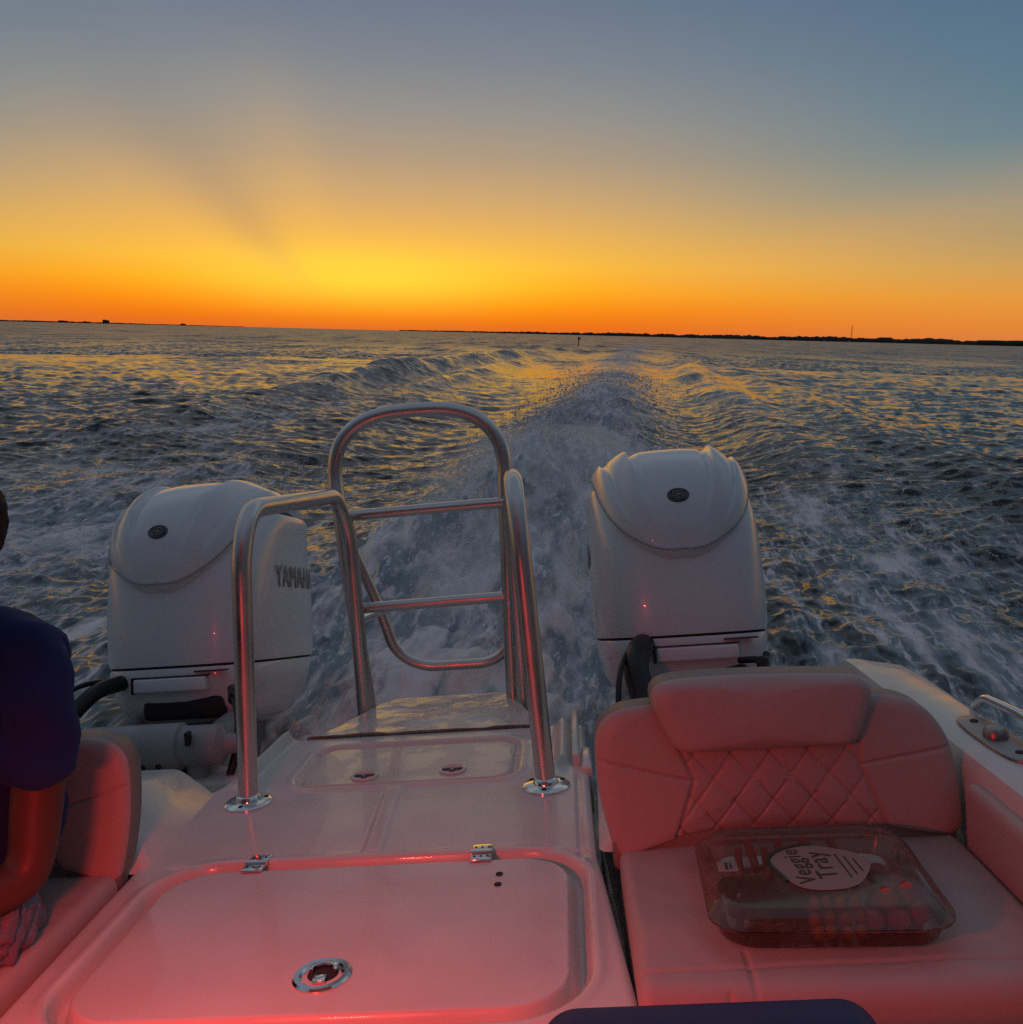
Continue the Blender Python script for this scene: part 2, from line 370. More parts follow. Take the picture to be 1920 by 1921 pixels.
mr = N('ShaderNodeMapping'); mr.inputs['Scale'].default_value = (.9, .06, 1); mr.inputs['Rotation'].default_value = (0, 0, -.15); nt.links.new(tc.outputs['Object'], mr.inputs['Vector'])
fs = N('ShaderNodeVectorMath', operation='SCALE'); nt.links.new(vadd(slope(1.0, 3, .75, mq.outputs[0], 2.2), slope(1.0, 3, .75, mr.outputs[0], 7.2)), fs.inputs[0])
vd = N('ShaderNodeVectorMath', operation='LENGTH'); nt.links.new(tc.outputs['Object'], vd.inputs[0]); nt.links.new(sstep(vd.outputs['Value'], 20, 110, .25, 1.1), fs.inputs['Scale'])
sl3 = vadd(sl3, fs.outputs[0])
gm = N('ShaderNodeVectorMath', operation='SCALE'); nt.links.new(sl3, gm.inputs[0]); nt.links.new(sstep(tex(.07, 3, mp.outputs[0]), .3, .7, .65, 1.25), gm.inputs['Scale'])
nn_ = N('ShaderNodeVectorMath', operation='NORMALIZE'); nt.links.new(vadd(geo.outputs['Normal'], gm.outputs[0]), nn_.inputs[0]); nt.links.new(nn_.outputs[0], p.inputs['Normal'])
vl = N('ShaderNodeVectorMath', operation='LENGTH'); nt.links.new(tc.outputs['Object'], vl.inputs[0])
nt.links.new(sstep(vl.outputs['Value'], 3, 130, .09, .30), p.inputs['Roughness'])       # ripples too small to see one by one
def flow(ks):
    c_ = N('ShaderNodeCombineXYZ'); nt.links.new(attr('wake_n'), c_.inputs[0]); nt.links.new(mth('MULTIPLY', attr('wake_s'), ks), c_.inputs[1]); nt.links.new(mth('MULTIPLY', N_z, 1.0), c_.inputs[2]); return c_.outputs[0]
sz_ = N('ShaderNodeSeparateXYZ'); nt.links.new(tc.outputs['Object'], sz_.inputs[0]); N_z = sz_.outputs[2]
f1 = tex(1.3, 5, flow(.40), .6); f2 = tex(6.5, 4, flow(.16), .6); f3 = tex(19, 3, flow(.14), .6)
fn = mth('ADD', mth('MULTIPLY', f1, .44), mth('ADD', mth('MULTIPLY', f2, .36), mth('MULTIPLY', f3, .20)))
fr = mth('ABSOLUTE', mth('SUBTRACT', fn, .5))
lace = mth('SUBTRACT', 1.0, mth('MULTIPLY', fr, 7.0))          # foam threads
lvl = mth('ADD', mth('MULTIPLY', attr('foam'), .85), mth('ADD', mth('MULTIPLY', mth('SUBTRACT', fn, .5), 3.4), mth('MULTIPLY', lace, .22)))
fil = sstep(f3, .56, .70)                                      # bright threads drawn out along the flow
ff = mth('MULTIPLY', sstep(lvl, .34, 1.15), .62)                       # milky, air-filled water
f4 = tex(34, 3, flow(.10), .65)
fil2 = mth('MULTIPLY', mth('MAXIMUM', sstep(f3, .53, .66), sstep(f4, .55, .68)), sstep(mth('ADD', lvl, mth('MULTIPLY', mth('SUBTRACT', f2, .5), 2.0)), .25, 1.0))
foam_b = N('ShaderNodeBsdfPrincipled'); foam_b.inputs['Base Color'].default_value = (.86, .94, .98, 1); foam_b.inputs['Roughness'].default_value = .55
foam_b.inputs['Subsurface Weight'].default_value = 0
b2 = N('ShaderNodeBump'); b2.inputs['Strength'].default_value = .6; b2.inputs['Distance'].default_value = .08; nt.links.new(fn, b2.inputs['Height']); nt.links.new(b2.outputs[0], foam_b.inputs['Normal'])
tl = N('ShaderNodeBsdfTranslucent'); tl.inputs[0].default_value = (.6, .6, .58, 1); nt.links.new(b2.outputs[0], tl.inputs[1])
fm = N('ShaderNodeMixShader'); fm.inputs[0].default_value = .3; nt.links.new(foam_b.outputs[0], fm.inputs[1]); nt.links.new(tl.outputs[0], fm.inputs[2])
aer = N('ShaderNodeBsdfDiffuse'); aer.inputs[0].default_value = (.38, .46, .50, 1)
mx0 = N('ShaderNodeMixShader'); nt.links.new(ff, mx0.inputs[0]); nt.links.new(p.outputs[0], mx0.inputs[1]); nt.links.new(aer.outputs[0], mx0.inputs[2])
mx = N('ShaderNodeMixShader'); nt.links.new(mth('MAXIMUM', mth('MULTIPLY', fil2, .92), mth('MULTIPLY', sstep(mth('ADD', lvl, mth('ADD', mth('MULTIPLY', mth('SUBTRACT', f2, .5), 5.0), mth('MULTIPLY', mth('SUBTRACT', f1, .5), 3.5))), .75, 2.3), .95)), mx.inputs[0]); nt.links.new(mx0.outputs[0], mx.inputs[1]); nt.links.new(fm.outputs[0], mx.inputs[2])
nt.links.new(mx.outputs[0], out.inputs['Surface'])
water = link('water', build_water(), wm); tag(water, kind='structure')

# ------------------------------------------------------------------ far shores
def shore(name, pts, hts, seed, m, depth=60):
    """a low strip of land; pts = (azimuth deg, distance m), hts = tree-top height at each"""
    n_ = 500; a = np.linspace(0, len(pts)-1, n_); az_ = np.interp(a, range(len(pts)), [R(q[0]) for q in pts]); ds = np.interp(a, range(len(pts)), [q[1] for q in pts])
    hh_ = np.interp(a, range(len(pts)), hts); x, y = ds*np.sin(az_), ds*np.cos(az_); t = np.arange(n_)*1.0
    top = hh_*(.8 + .16*fbm(t*.15, t*0, 4, seed) + .10*fbm(t*.9, t*0+3, 2, seed+9)); top = np.maximum(top, .3)
    ux, uy = np.sin(az_), np.cos(az_)
    V = np.concatenate([np.stack([x, y, np.full(n_, -.5)], 1), np.stack([x, y, top*.45], 1), np.stack([x+ux*6, y+uy*6, top], 1), np.stack([x+ux*depth, y+uy*depth, top*.9], 1), np.stack([x+ux*depth, y+uy*depth, np.full(n_, -.5)], 1)])
    o = link(name, np_mesh(V, grid_quads(5, n_)), m); return o
M['shore'] = mat('shore_scrub', (.03, .03, .024), .95, var=(.05, .4))
o = shore('shore', [(-7, 7000), (0, 5200), (6, 4000), (14, 2500), (26, 1700), (60, 1100)], [8, 12, 15, 13, 11, 12], 3, M['shore']); tag(o, kind='structure')
M['shore_far'] = mat('far_shore_scrub', (.05, .04, .032), .95, var=(.05, .4))
o = shore('shore', [(-50, 6500), (-30, 7000), (-24, 7500), (-16, 9000)], [10, 12, 10, 4], 21, M['shore_far']); tag(o, kind='structure')
def polar(a, d, z=0): return Vector((d*math.sin(R(a)), d*math.cos(R(a)), z))
def at_shore(name, a, d, mb, m, label, cat, group=None):
    q = Matrix.Translation(polar(a, d)) @ Matrix.Rotation(-R(a), 4, 'Z')
    return tag(mb.build(name, m, mw=q, smooth=False), label, cat, group)
M['far_wall'] = mat('far_building', (.08, .06, .05), .9)
def block(w, h, extra):
    b = MB().box((-w/2, 0, -1), (w/2, 12, h)); b.box((-w*.45, 1, h), (w*.1, 9, h*1.12+.5))
    for (x, ww, hh_) in extra: b.box((x, 1, -1), (x+ww, 10, hh_))
    return b
at_shore('building', -23.35, 7200, block(44, 24, []), M['far_wall'], 'tallest block-shaped building on the far left skyline', 'building')
at_shore('building', -25.5, 7200, block(60, 13, [(40, 30, 10)]), M['far_wall'], 'long low building farthest left on the far skyline', 'building')
at_shore('building', -24.35, 7200, block(48, 11, [(-50, 22, 9)]), M['far_wall'], 'low building just left of the tall block on the far skyline', 'building')
at_shore('building', -19.3, 7600, block(40, 12, []), M['far_wall'], 'small lone building right of the tall block on the far skyline', 'building')
mast = MB()
for sx_ in (-1, 1):
    mast.tube([(sx_*.9, 0, 0), (sx_*.35, 0, 36)], .33, 5)
for k in range(12): mast.tube([(-.9+.045*k, 0, k*3), (.9-.045*k, 0, k*3+3)], .18, 4)
mast.tube([(0, 0, 35), (0, 0, 40)], .2, 5)
at_shore('radio_mast', 19.45, 2280, mast, M['far_wall'], 'thin radio mast rising above the dark right-hand shore', 'mast')
mk = MB().tube([(0, 0, -1), (.16, 0, 1.15)], .07, 8); mk.box((-.02, -.05, .85), (.34, .05, 1.15), .01)
at_shore('channel_marker', 3.75, 125, mk, M['far_wall'], 'small leaning channel marker post standing in the wake far behind', 'marker')
M['boat_white'] = mat('far_boat', (.75, .75, .72), .4)
for (a_, d_, lb) in ((-.75, 1900, 'tiny white boat near the middle of the horizon'), (18.0, 1500, 'tiny white boat under the right shore, left of the radio mast'), (19.35, 1500, 'tiny white boat straight below the radio mast')):
    bt = MB().prism([(-2.6, -.9), (2.0, -.9), (3.4, 0), (2.0, .9), (-2.6, .9)], 0, .9, .1); bt.box((-1, -.7, .9), (1, .7, 2.0), .15)
    at_shore('distant_boat', a_, d_, bt, M['boat_white'], lb, 'boat')

# ------------------------------------------------------------------ boat: moulded deck
boat = empty('motorboat', B); tag(boat, 'white motorboat stern with rails, ladder and cushioned benches, red-lit at dusk', 'motorboat')
def rrect(x, y, x0, x1, y0, y1, r):
    cx_, cy_ = (x0+x1)/2, (y0+y1)/2; qx = np.abs(x-cx_)-(x1-x0)/2+r; qy = np.abs(y-cy_)-(y1-y0)/2+r
    return np.hypot(np.maximum(qx, 0), np.maximum(qy, 0)) + np.minimum(np.maximum(qx, qy), 0) - r
HATCH = (-.785, -.028, 1.175, 1.655, .105)
PADL = (-.672, -.168, 2.055, 2.325, .055)
def deck_z(x, y):
    z = np.zeros_like(x)
    d = rrect(x, y, *HATCH); z -= .030*S(np.abs(d), .017, .005); z += .004*G(d-.026, .010)
    d = rrect(x, y, *PADL); z -= .010*S(np.abs(d), .010, .003); z += .006*G(d-.02, .010)
    z -= .004*G(y-1.662, .006)*S(np.abs(x-CX), .40, .36)
    seam = -.409+(-.427+.409)*(y-1.69)/.3
    m_ = S(y, 1.685, 1.70)*S(y, 2.03, 2.015); z += m_*.005*(S(x-seam, -.030, -.018)-S(x-seam, .006, .018))
    z -= .004*G(y-1.655, .004)*S(x, -.05, -.03)
    lc = -.80 + .025*(y-2.1)/.3                                                  # raised lips along both sides
    z += .026*G(x+.812-.055*(y-2.1), .014)*S(y, 2.06, 2.12)
    z += .022*G(x+.055, .016)*S(y, 2.10, 2.13)
    z -= .004*G(x+.022, .004)*S(y, 1.60, 1.65)*S(y, 2.1, 2.05)
    return z
def skirt_grid(ys, xl, xr, zf, nx, drop=.5, edge=.012):
    """rows along y, columns from the left to the right border, with a rounded drop at both sides"""
    t = np.linspace(0, 1, nx); X = xl[:, None] + (xr-xl)[:, None]*t[None, :]; Y = np.repeat(ys[:, None], nx, 1); Z = zf(X, Y)
    ca = np.linspace(0, math.pi/2, 5)
    def side(xb, zb, sgn):
        cols = [(xb + sgn*edge*np.sin(a), zb - edge*(1-np.cos(a))) for a in ca[1:]] + [(xb + sgn*edge, zb-drop)]
        return cols
    L = side(X[:, 0], Z[:, 0], -1)[::-1]; Rr = side(X[:, -1], Z[:, -1], 1)
    X = np.column_stack([c[0] for c in L]+[X]+[c[0] for c in Rr]); Z = np.column_stack([c[1] for c in L]+[Z]+[c[1] for c in Rr])
    Y = np.repeat(ys[:, None], X.shape[1], 1)
    # rounded aft edge
    rows = [(Y[-1]+edge*math.sin(a), Z[-1]-edge*(1-math.cos(a))) for a in ca[1:]] + [(Y[-1]+edge, Z[-1]-drop)]
    X = np.vstack([X]+[X[-1:]]*len(rows)); Y = np.vstack([Y]+[r_[0][None] for r_ in rows]); Z = np.vstack([Z]+[np.minimum(r_[1], Z[-1])[None] for r_ in rows])
    return np.stack([X, Y, Z], -1), X.shape
ys = np.concatenate([np.linspace(1.02, 1.72, 210), np.linspace(1.72, 2.03, 70)[1:], np.linspace(2.03, 2.41, 120)[1:]])
xl = np.interp(ys, [1.0, 2.045, 2.085, 2.41], [-.835, -.866, -.845, -.795]); xr = np.interp(ys, [1.0, 1.2, 1.65, 2.41], [.036, .034, -.004, -.012])
P3, shp = skirt_grid(ys, xl, xr, deck_z, 230)
quads = grid_quads(*shp); flat = P3.reshape(-1, 3)
cen = flat[quads].mean(1)
in_h = rrect(cen[:, 0], cen[:, 1], *HATCH) < 0; in_p = rrect(cen[:, 0], cen[:, 1], *PADL) < 0
def sub(mask):
    q = quads[mask]; u, inv = np.unique(q, return_inverse=True); return np_mesh(flat[u], inv.reshape(-1, 4))
link('deck', sub(~(in_h | in_p)), M['gel'], boat)
hatch = link('hatch', sub(in_h), M['gel'], boat); hatch['label'] = 'large rounded deck hatch with a flush ring latch'
lid = link('locker_lid', sub(in_p), M['gel_wet'], boat); lid['label'] = 'small rounded locker lid with two twist latches'
yp = np.linspace(2.418, 2.795, 90)
xlp = np.interp(yp, [2.418, 2.74, 2.795], [-.735, -.605, -.565]); xrp = np.interp(yp, [2.418, 2.74, 2.795], [-.118, -.205, -.245])
def plat_z(x, y): return -.004 + .012*S(y, 2.44, 2.418) + .002*fbm(x*14, y*14, 3, 7)
P3p, shpp = skirt_grid(yp, xlp, xrp, plat_z, 110, .14)
link('swim_platform', np_mesh(P3p.reshape(-1, 3), grid_quads(*shpp)), M['gel_wet'], boat)
# flush latch, hinges, twist latches
mb = MB().lathe((-.405, 1.283, -.004), (0, 0, 1), [(.043, 0), (.043, .006), (.040, .009), (.033, .009), (.028, .004), (.026, .002)], 40)
lt = mb.build('latch', M['chrome'], hatch)
MB().lathe((-.405, 1.290, -.002), (0, 0, 1), [(.024, .001), (.021, .0045), (.0, .0045)], 28).build('latch', M['dark'], hatch)
mb = MB().tube([(-.405+.018*math.cos(a), 1.292+.015*math.sin(a), .006) for a in np.linspace(R(-20), R(200), 16)], .0035, 8); mb.box((-.414, 1.262, .001), (-.396, 1.278, .006), .001)
mb.build('latch_ring', M['chrome'], hatch)
for hx in (-.628, -.204):
    mb = MB().box((hx-.020, 1.662, .001), (hx+.020, 1.694, .006), .0025).box((hx-.020, 1.628, .001), (hx+.020, 1.656, .006), .0025)
    mb.tube([(hx-.020, 1.659, .005), (hx+.020, 1.659, .005)], .006, 10)
    mb.build('hinge', M['chrome'], hatch)
    for k in (-.012, 0, .012):
        for yy in (1.642, 1.68): MB().lathe((hx+k, yy, .006), (0, 0, 1), [(.003, 0), (.002, .0008), (0, .0008)], 10).build('screw', M['dark'], hatch)
for yy in (1.578, 1.540): MB().lathe((-.166, yy, .0005), (0, 0, 1), [(.0065, 0), (.006, .002), (.0, .002)], 14).build('plug', M['dark'], hatch)
for tx, ty in ((-.519, 2.106), (-.313, 2.118)):
    mb = MB().lathe((tx, ty, .0005), (0, 0, 1), [(.032, 0), (.031, .004), (.026, .005), (.024, .0015), (0, .0015)], 30)
    tl = mb.build('twist_latch', M['gel'], lid)
    mb = MB().box((tx-.023, ty-.005, .001), (tx+.023, ty+.005, .007), .003).box((tx-.006, ty-.018, .001), (tx+.006, ty+.006, .007), .003)
    mb.build('latch_key', M['grey'], lid)

# hull with two sponsons, coaming and gunwales (mirrored about the centreline)
def mx_(x): return 2*CX - x
hull = MB()
for f_ in (lambda x: x, mx_):
    def pr(poly, z0, z1, bev=.01):
        q = [(f_(x), y) for x, y in poly]
        hull.prism(q if f_ is not mx_ else q[::-1], z0, z1, bev)
    pr([(.02, -1.5), (.785, -1.5), (.785, 2.30), (.02, 2.42)], -.75, -.17)                     # sponson body
    pr([(.06, 2.42), (.50, 2.42), (.50, 2.55), (.06, 2.55)], -.60, -.10, .02)                 # transom bracket block
hull.box((mx_(.03), -1.5, -.62), (.03, 1.02, -.42), .02)                                  # cockpit sole between
hull.build('hull', M['gel'], boat)
for f_ in (lambda x: x, mx_):
    g = MB(); 
    prof = [(.655, -.30), (.655, .125), (.668, .148), (.690, .152), (.775, .150), (.793, .140), (.800, .115), (.815, -.30)]
    yy = [-1.5, 1.0, 1.4, 1.7, 2.0, 2.28, 2.36]; V = []; F = []
    for j, y in enumerate(yy):
        for (x, z) in prof:
            ye = y + (0 if j < 5 else -.12*max(0, (x-.66)/.13) + .02)
            V.append((f_(x), ye, z - (0 if y < 2.3 else .004)))
    n_ = len(prof)
    V2 = V[-n_:]; 
    for i in range(n_): 
        x, y, z = V2[i]; V.append((x, y+.035, z-.05 if z > 0 else z))
    for j in range(len(yy)):
        for i in range(n_-1): F.append((j*n_+i, j*n_+i+1, (j+1)*n_+i+1, (j+1)*n_+i))
    F.append(tuple(range(len(yy)*n_, len(yy)*n_+n_)))
    gw = g.add(V, F).build('gunwale', M['gel'], boat, angle=50)
    # sloping fairing behind each bench
    fa = MB(); A_p, B_p, C_p, D_p = (.125, 2.09, .05), (.022, 2.050, -.006), (.012, 1.66, -.006), (.125, 1.80, .125)
    E_p, F_p = (.62, 2.09, .05), (.62, 1.80, .125); A2, B2, E2 = (.125, 2.11, -.25), (.022, 2.06, -.25), (.62, 2.11, -.25)
    C2, G2 = (.012, 1.66, .0), (.62, 1.66, .0)
    V = [(f_(a_[0]), a_[1], a_[2]) for a_ in (A_p, B_p, C_p, D_p, E_p, F_p, A2, B2, E2, G2)]
    fa.add(V, [(0, 1, 2, 3), (0, 3, 5, 4), (0, 4, 8, 6), (0, 6, 7, 1), (3, 2, 9, 5)])
    bm = bmesh.new(); bm.from_mesh(new_mesh(fa.V, fa.F)); bmesh.ops.recalc_face_normals(bm, faces=bm.faces[:])
    bmesh.ops.bevel(bm, geom=[e for e in bm.edges if len(e.link_faces) == 2], offset=.014, segments=3, profile=.5, affect='EDGES')
    me = bpy.data.meshes.new('m'); bm.to_mesh(me); bm.free(); me.polygons.foreach_set('use_smooth', [True]*len(me.polygons)); me.set_sharp_from_angle(angle=R(50))
    link('fairing', me, M['gel'], boat)
    # upholstered coaming pad along the cockpit side
    cp = MB().box((min(f_(.63), f_(.668)), .2, -.05), (max(f_(.63), f_(.668)), 1.58, .125), .018, 4)
    cp.build('coaming_pad', M['vinyl'], boat)
    if f_ is not mx_:
        # flush rod holders and a low chrome cleat on the gunwale
        pt = MB()
        for k in range(40):
            a = 2*math.pi*k/40; pt.V.append(Vector((.742+.034*math.copysign(abs(math.cos(a))**.6, math.cos(a)), 1.70+.13*math.copysign(abs(math.sin(a))**.8, math.sin(a)), 0)))
        pl_ = [(v_.x, v_.y) for v_ in pt.V]; plate = MB().prism(pl_, .151, .158, .004).build('deck_plate', M['plate'], gw)
        for y_ in (1.61, 1.79): MB().lathe((.742, y_, .158), (0, 0, 1), [(.008, 0), (.007, .002), (0, .002)], 14).build('deck_plate', M['dark'], gw)
        MB().lathe((.742, 1.70, .158), (0, 0, 1), [(.022, 0), (.021, .010), (.016, .016), (0, .017)], 24).build('deck_plate', M['plate'], gw)
        MB().tube(fillet([(.79, 1.90, .150), (.795, 1.87, .178), (.800, 1.70, .188), (.802, 1.52, .178), (.80, 1.49, .150)], .04), .009, 12).build('cleat', M['chrome'], gw)

# stern post beside the right bench
MB().box((-.032, 2.10, -.05), (-.014, 2.46, .030), .006).box((-.012, 2.06, -.1), (.012, 2.2, .012), .006).build('side_lip', M['gel'], boat)

# hardtop over the helm (above and behind the camera)
ht = MB().prism([(-1.35, -2.6), (.53, -2.6), (.53, .70), (.40, .85), (-1.22, .85), (-1.35, .70)], 1.42, 1.50, .03)
for x_ in (-1.22, .40):
    for y_ in (-2.3, -.9): ht.tube([(x_, y_, -.42), (x_, y_, 1.43)], .028, 12)
ht.build('hardtop', M['gel'], boat)

# ------------------------------------------------------------------ rails and ladder
RT = .022
def rail(x0, x1, y0, y1, h, name='hand_rail'):
    d = (x1-x0)
    pts = [(x0, y0, .0), (x0+d*.25, y0+.03, .55), (x0+d*.35, y0+.08, h), (x0+d*.8, y1-.04, h-.01), (x1+d*.10*0, y1-.0, h-.12), (x1, y1, -.10)]
    o = MB().tube(fillet(pts, [0, .10, .13, .10, .10, 0], 9), RT, 20).build(name, M['steel'], boat, angle=60)
    fl = MB().lathe((x0, y0, .0), (0, 0, 1), [(.052, 0), (.052, .004), (.047, .008), (.028, .010), (.025, .02), (.022, .022)], 36).build('flange', M['chrome'], o)
    for a in (25, 145, 265): MB().lathe((x0+.039*math.cos(R(a)), y0+.039*math.sin(R(a)), .008), (0, 0, 1), [(.0065, 0), (.005, .002), (.0, .002)], 12).build('screw', M['dark'], o)
    return o
r1 = rail(-.752, -.648, 1.975, 2.705, .648); r1['label'] = 'stainless grab rail beside the left motor'
r2 = rail(-.091, -.170, 1.985, 2.695, .668); r2['label'] = 'stainless grab rail nearest the right bench'
LY = 2.755
lad = empty('boarding_ladder', parent=boat)
pts = [(-.642, 2.74, -.02), (-.668, LY, .30), (-.692, LY+.01, .66)]
# hoop top: rounded arch
arch = []
for k in range(25):
    t = math.pi - math.pi*k/24
    arch.append((-.437 + .256*math.copysign(abs(math.cos(t))**.72, math.cos(t)), LY+.015, 0.672 + .200*abs(math.sin(t))**.80))
hoop = pts + arch[0:] + [(-.184, LY+.01, .64), (-.196, LY, .30), (-.205, 2.74, -.02)]
MB().tube(hoop, RT*.98, 20).build('hoop', M['steel'], lad, angle=60)
for z_, xa, xb in ((.575, -.686, -.184), (.293, -.667, -.196)):
    MB().tube([(xa, LY, z_-.004), (xb, LY, z_+.004)], .0165, 16).build('rung', M['steel'], lad, angle=60)
lo = [(-.700, 2.83, .60), (-.690, 2.845, .50), (-.615, 2.87, .27), (-.580, 2.89, .12), (-.50, 2.90, .065), (-.28, 2.90, .065), (-.212, 2.89, .11), (-.203, 2.87, .27), (-.203, 2.82, .31)]
MB().tube(fillet(lo, [0, .05, .06, .12, .12, .10, .10, .02, 0], 8), .0165, 16).build('lower_section', M['steel'], lad, angle=60)
MB().tube([(-.655, LY+.0, .255), (-.600, 2.86, .262)], .015, 14).build('clamp', M['chrome'], lad)
MB().lathe((-.195, LY-.02, .275), (0, -1, 0), [(.009, 0), (.009, .006), (.005, .009)], 14).build('clamp', M['chrome'], lad)

# ------------------------------------------------------------------ bench seats
OUT_R = [(.039, .014), (.018, .117), (.015, .213), (.024, .247), (.048, .270), (.085, .281), (.30, .285), (.516, .278), (.565, .268), (.600, .246), (.626, .205), (.637, .168), (.644, .084), (.644, .040), (.634, .022), (.612, .020), (.56, .030), (.515, .040), (.34, .046), (.20, .044), (.14, .034), (.07, .012), (.05, .008)]
HEAD_R = [(.118, .300), (.122, .322), (.140, .335), (.19, .339), (.306, .338), (.455, .331), (.482, .326), (.499, .310), (.500, .290), (.477, .228), (.466, .214), (.450, .209), (.30, .209), (.180, .210), (.160, .214), (.147, .230), (.128, .277)]
def resample(poly, n):
    P = np.array(poly+[poly[0]]); 
    for _ in range(2):   # round the corners a little
        Q = P[:-1]; nx = np.roll(Q, -1, 0); Q = np.stack([.75*Q+.25*nx, .25*Q+.75*nx], 1).reshape(-1, 2); P = np.vstack([Q, Q[:1]])
    L = np.concatenate([[0], np.cumsum(np.hypot(*np.diff(P, axis=0).T))]); t = np.linspace(0, L[-1], n, endpoint=False)
    return np.stack([np.interp(t, L, P[:, 0]), np.interp(t, L, P[:, 1])], 1)
def pad_mesh(poly, y0, thick, puff, flip, detail=None, n=440, rings=90, back=.06, tilt=.12):
    out_ = resample(poly, n); c = out_.mean(0)
    rho = np.linspace(0, 1, rings)**.8
    X = c[0] + (out_[:, 0]-c[0])[None, :]*rho[:, None]; Z = c[1] + (out_[:, 1]-c[1])[None, :]*rho[:, None]
    rr = np.repeat(rho[:, None], n, 1)
    d = (1-rr)*np.hypot(out_[:, 0]-c[0], out_[:, 1]-c[1])[None, :]
    bulge = puff*np.sqrt(np.clip(1-(1-np.clip(d/.035, 0, 1))**2, 0, 1)) + .010*(1-rr**2)
    if detail is not None: bulge = bulge + detail(X, Z)*np.clip(d/.008, 0, 1)
    Yy = y0 - bulge
    # sides and back
    Xs = [X]; Zs = [Z]; Ys = [Yy]
    for k, (s_, yb) in enumerate(((1.0, y0+.25*thick), (1.0, y0+.9*thick), (.985, y0+thick), (.5, y0+thick), (0.01, y0+thick))):
        Xs.append((c[0]+(out_[:, 0]-c[0])*s_)[None]); Zs.append((c[1]+(out_[:, 1]-c[1])*s_)[None]); Ys.append(np.full((1, n), yb))
    X, Y_, Z = np.vstack(Xs), np.vstack(Ys), np.vstack(Zs)
    Y_ = Y_ + (Z-.02)*tilt
    if flip: X = 2*CX - X
    q = grid_quads(X.shape[0], n, True)
    if not flip: q = q[:, ::-1]
    me = np_mesh(np.stack([X, Y_, Z], -1).reshape(-1, 3), q)
    # front or wrap material
    fi = np.repeat(np.arange(X.shape[0]-1), n)
    me.polygons.foreach_set('material_index', np.where(fi >= rings-1, 1, 0).astype(np.int32))
    return me, X, Z
def back_detail(X, Z):
    z = np.zeros_like(X)
    u, v = (X-.32)/.066, (Z-.10)/.082
    inp = S(X, .168, .178)*S(X, .494, .484)
    xl_ = np.interp(Z, [.045, .139, .21], [.150, .186, .158]); xr_ = np.interp(Z, [.045, .150, .21], [.511, .472, .470])
    inp = S(X-xl_, -.001, .004)*S(X-xr_, .001, -.004)
    for a in (u+v, u-v):
        f = np.abs(a-np.round(a)); z -= .0034*G(f, .036)*inp - .0010*(1-G(f, .25))*inp
    z -= .004*inp
    z -= .006*G(X-xl_, .003) + .006*G(X-xr_, .003)
    zl = .180+(.139-.180)*(X-.017)/.164; z -= .005*G(Z-zl, .0025)*(X < xl_)
    zr = .153+(.172-.153)*(X-.476)/.156; z -= .005*G(Z-zr, .0025)*(X > xr_)
    return z
for flip in (False, True):
    bench = empty('bench_seat', parent=boat); bench['label'] = 'bench seat on the left beside the seated person' if flip else 'quilted bench seat with headrest, on the right'
    me, X, Z = pad_mesh([(a_, b_-.012*b_/.28) for a_, b_ in OUT_R], 1.615, .05, .016, flip, back_detail)
    link('backrest', me, [M['vinyl'], M['taupe']], bench)
    me, X, Z = pad_mesh([(a_, b_-.020) for a_, b_ in HEAD_R], 1.590, .055, .026, flip, None, 240, 40)
    link('headrest', me, [M['vinyl'], M['taupe']], bench)
    f_ = mx_ if flip else (lambda x: x)
    xa, xb = sorted((f_(.046), f_(.632)))
    # seat cushion: rounded slab with welts
    nx, ny = 150, 140; u = np.linspace(0, 1, nx); v = np.linspace(0, 1, ny)
    yf, yb = 1.165, 1.605
    prof_y = np.concatenate([[1.185, 1.168, 1.165], 1.165+.035*(1-np.cos(np.linspace(.15, 1.5708, 9))), np.linspace(1.21, yb, ny-12)])
    prof_z = np.concatenate([[-.22, -.21, -.06], -.012+.034*np.sin(np.linspace(.15, 1.5708, 9)), np.full(ny-12, .022)])
    V = []
    Xc = xa+(xb-xa)*u
    Xg = np.repeat(Xc[None], ny, 0); Yg = np.repeat(prof_y[:, None], nx, 1); Zg = np.repeat(prof_z[:, None], nx, 1)
    ed = np.minimum(Xg-xa, xb-Xg); Zg = Zg - .022*(1-np.sqrt(np.clip(1-(1-np.clip(ed/.022, 0, 1))**2, 0, 1)))
    top = (np.arange(ny) >= 12)[:, None]
    Zg = Zg + top*(.006*np.sin(np.pi*u)[None, :]*np.sin(np.pi*np.clip((Yg-1.2)/.42, 0, 1)) + .0025*fbm(Xg*9, Yg*9, 3, 40))
    Zg = Zg - .004*G(Yg-1.225, .003) - .004*G(np.abs(Xg-f_(.20)), .003)*(Yg < 1.26)
    sl = (Yg < 1.20)*(Zg < 0); Xs_ = f_(.165); Yg = Yg + .004*G(Xg-Xs_, .0035)*(Zg < .015)
    Xg = np.concatenate([Xg[:, :1], Xg, Xg[:, -1:]], 1); Yg = np.concatenate([Yg[:, :1], Yg, Yg[:, -1:]], 1); Zg = np.concatenate([np.full((ny, 1), -.22), Zg, np.full((ny, 1), -.22)], 1)
    me = np_mesh(np.stack([Xg, Yg, Zg], -1).reshape(-1, 3), grid_quads(ny, nx+2))
    link('cushion', me, M['vinyl'], bench)
    bx = MB().box((xa+.01, 1.20, -.45), (xb-.005, 1.66, -.02), .01); bx.build('seat_base', M['gel'], bench)
    rl = MB().box((xa-.01, 1.605, -.02), (xb, 1.655, .05), .012); rl.build('back_support', M['taupe'], bench)

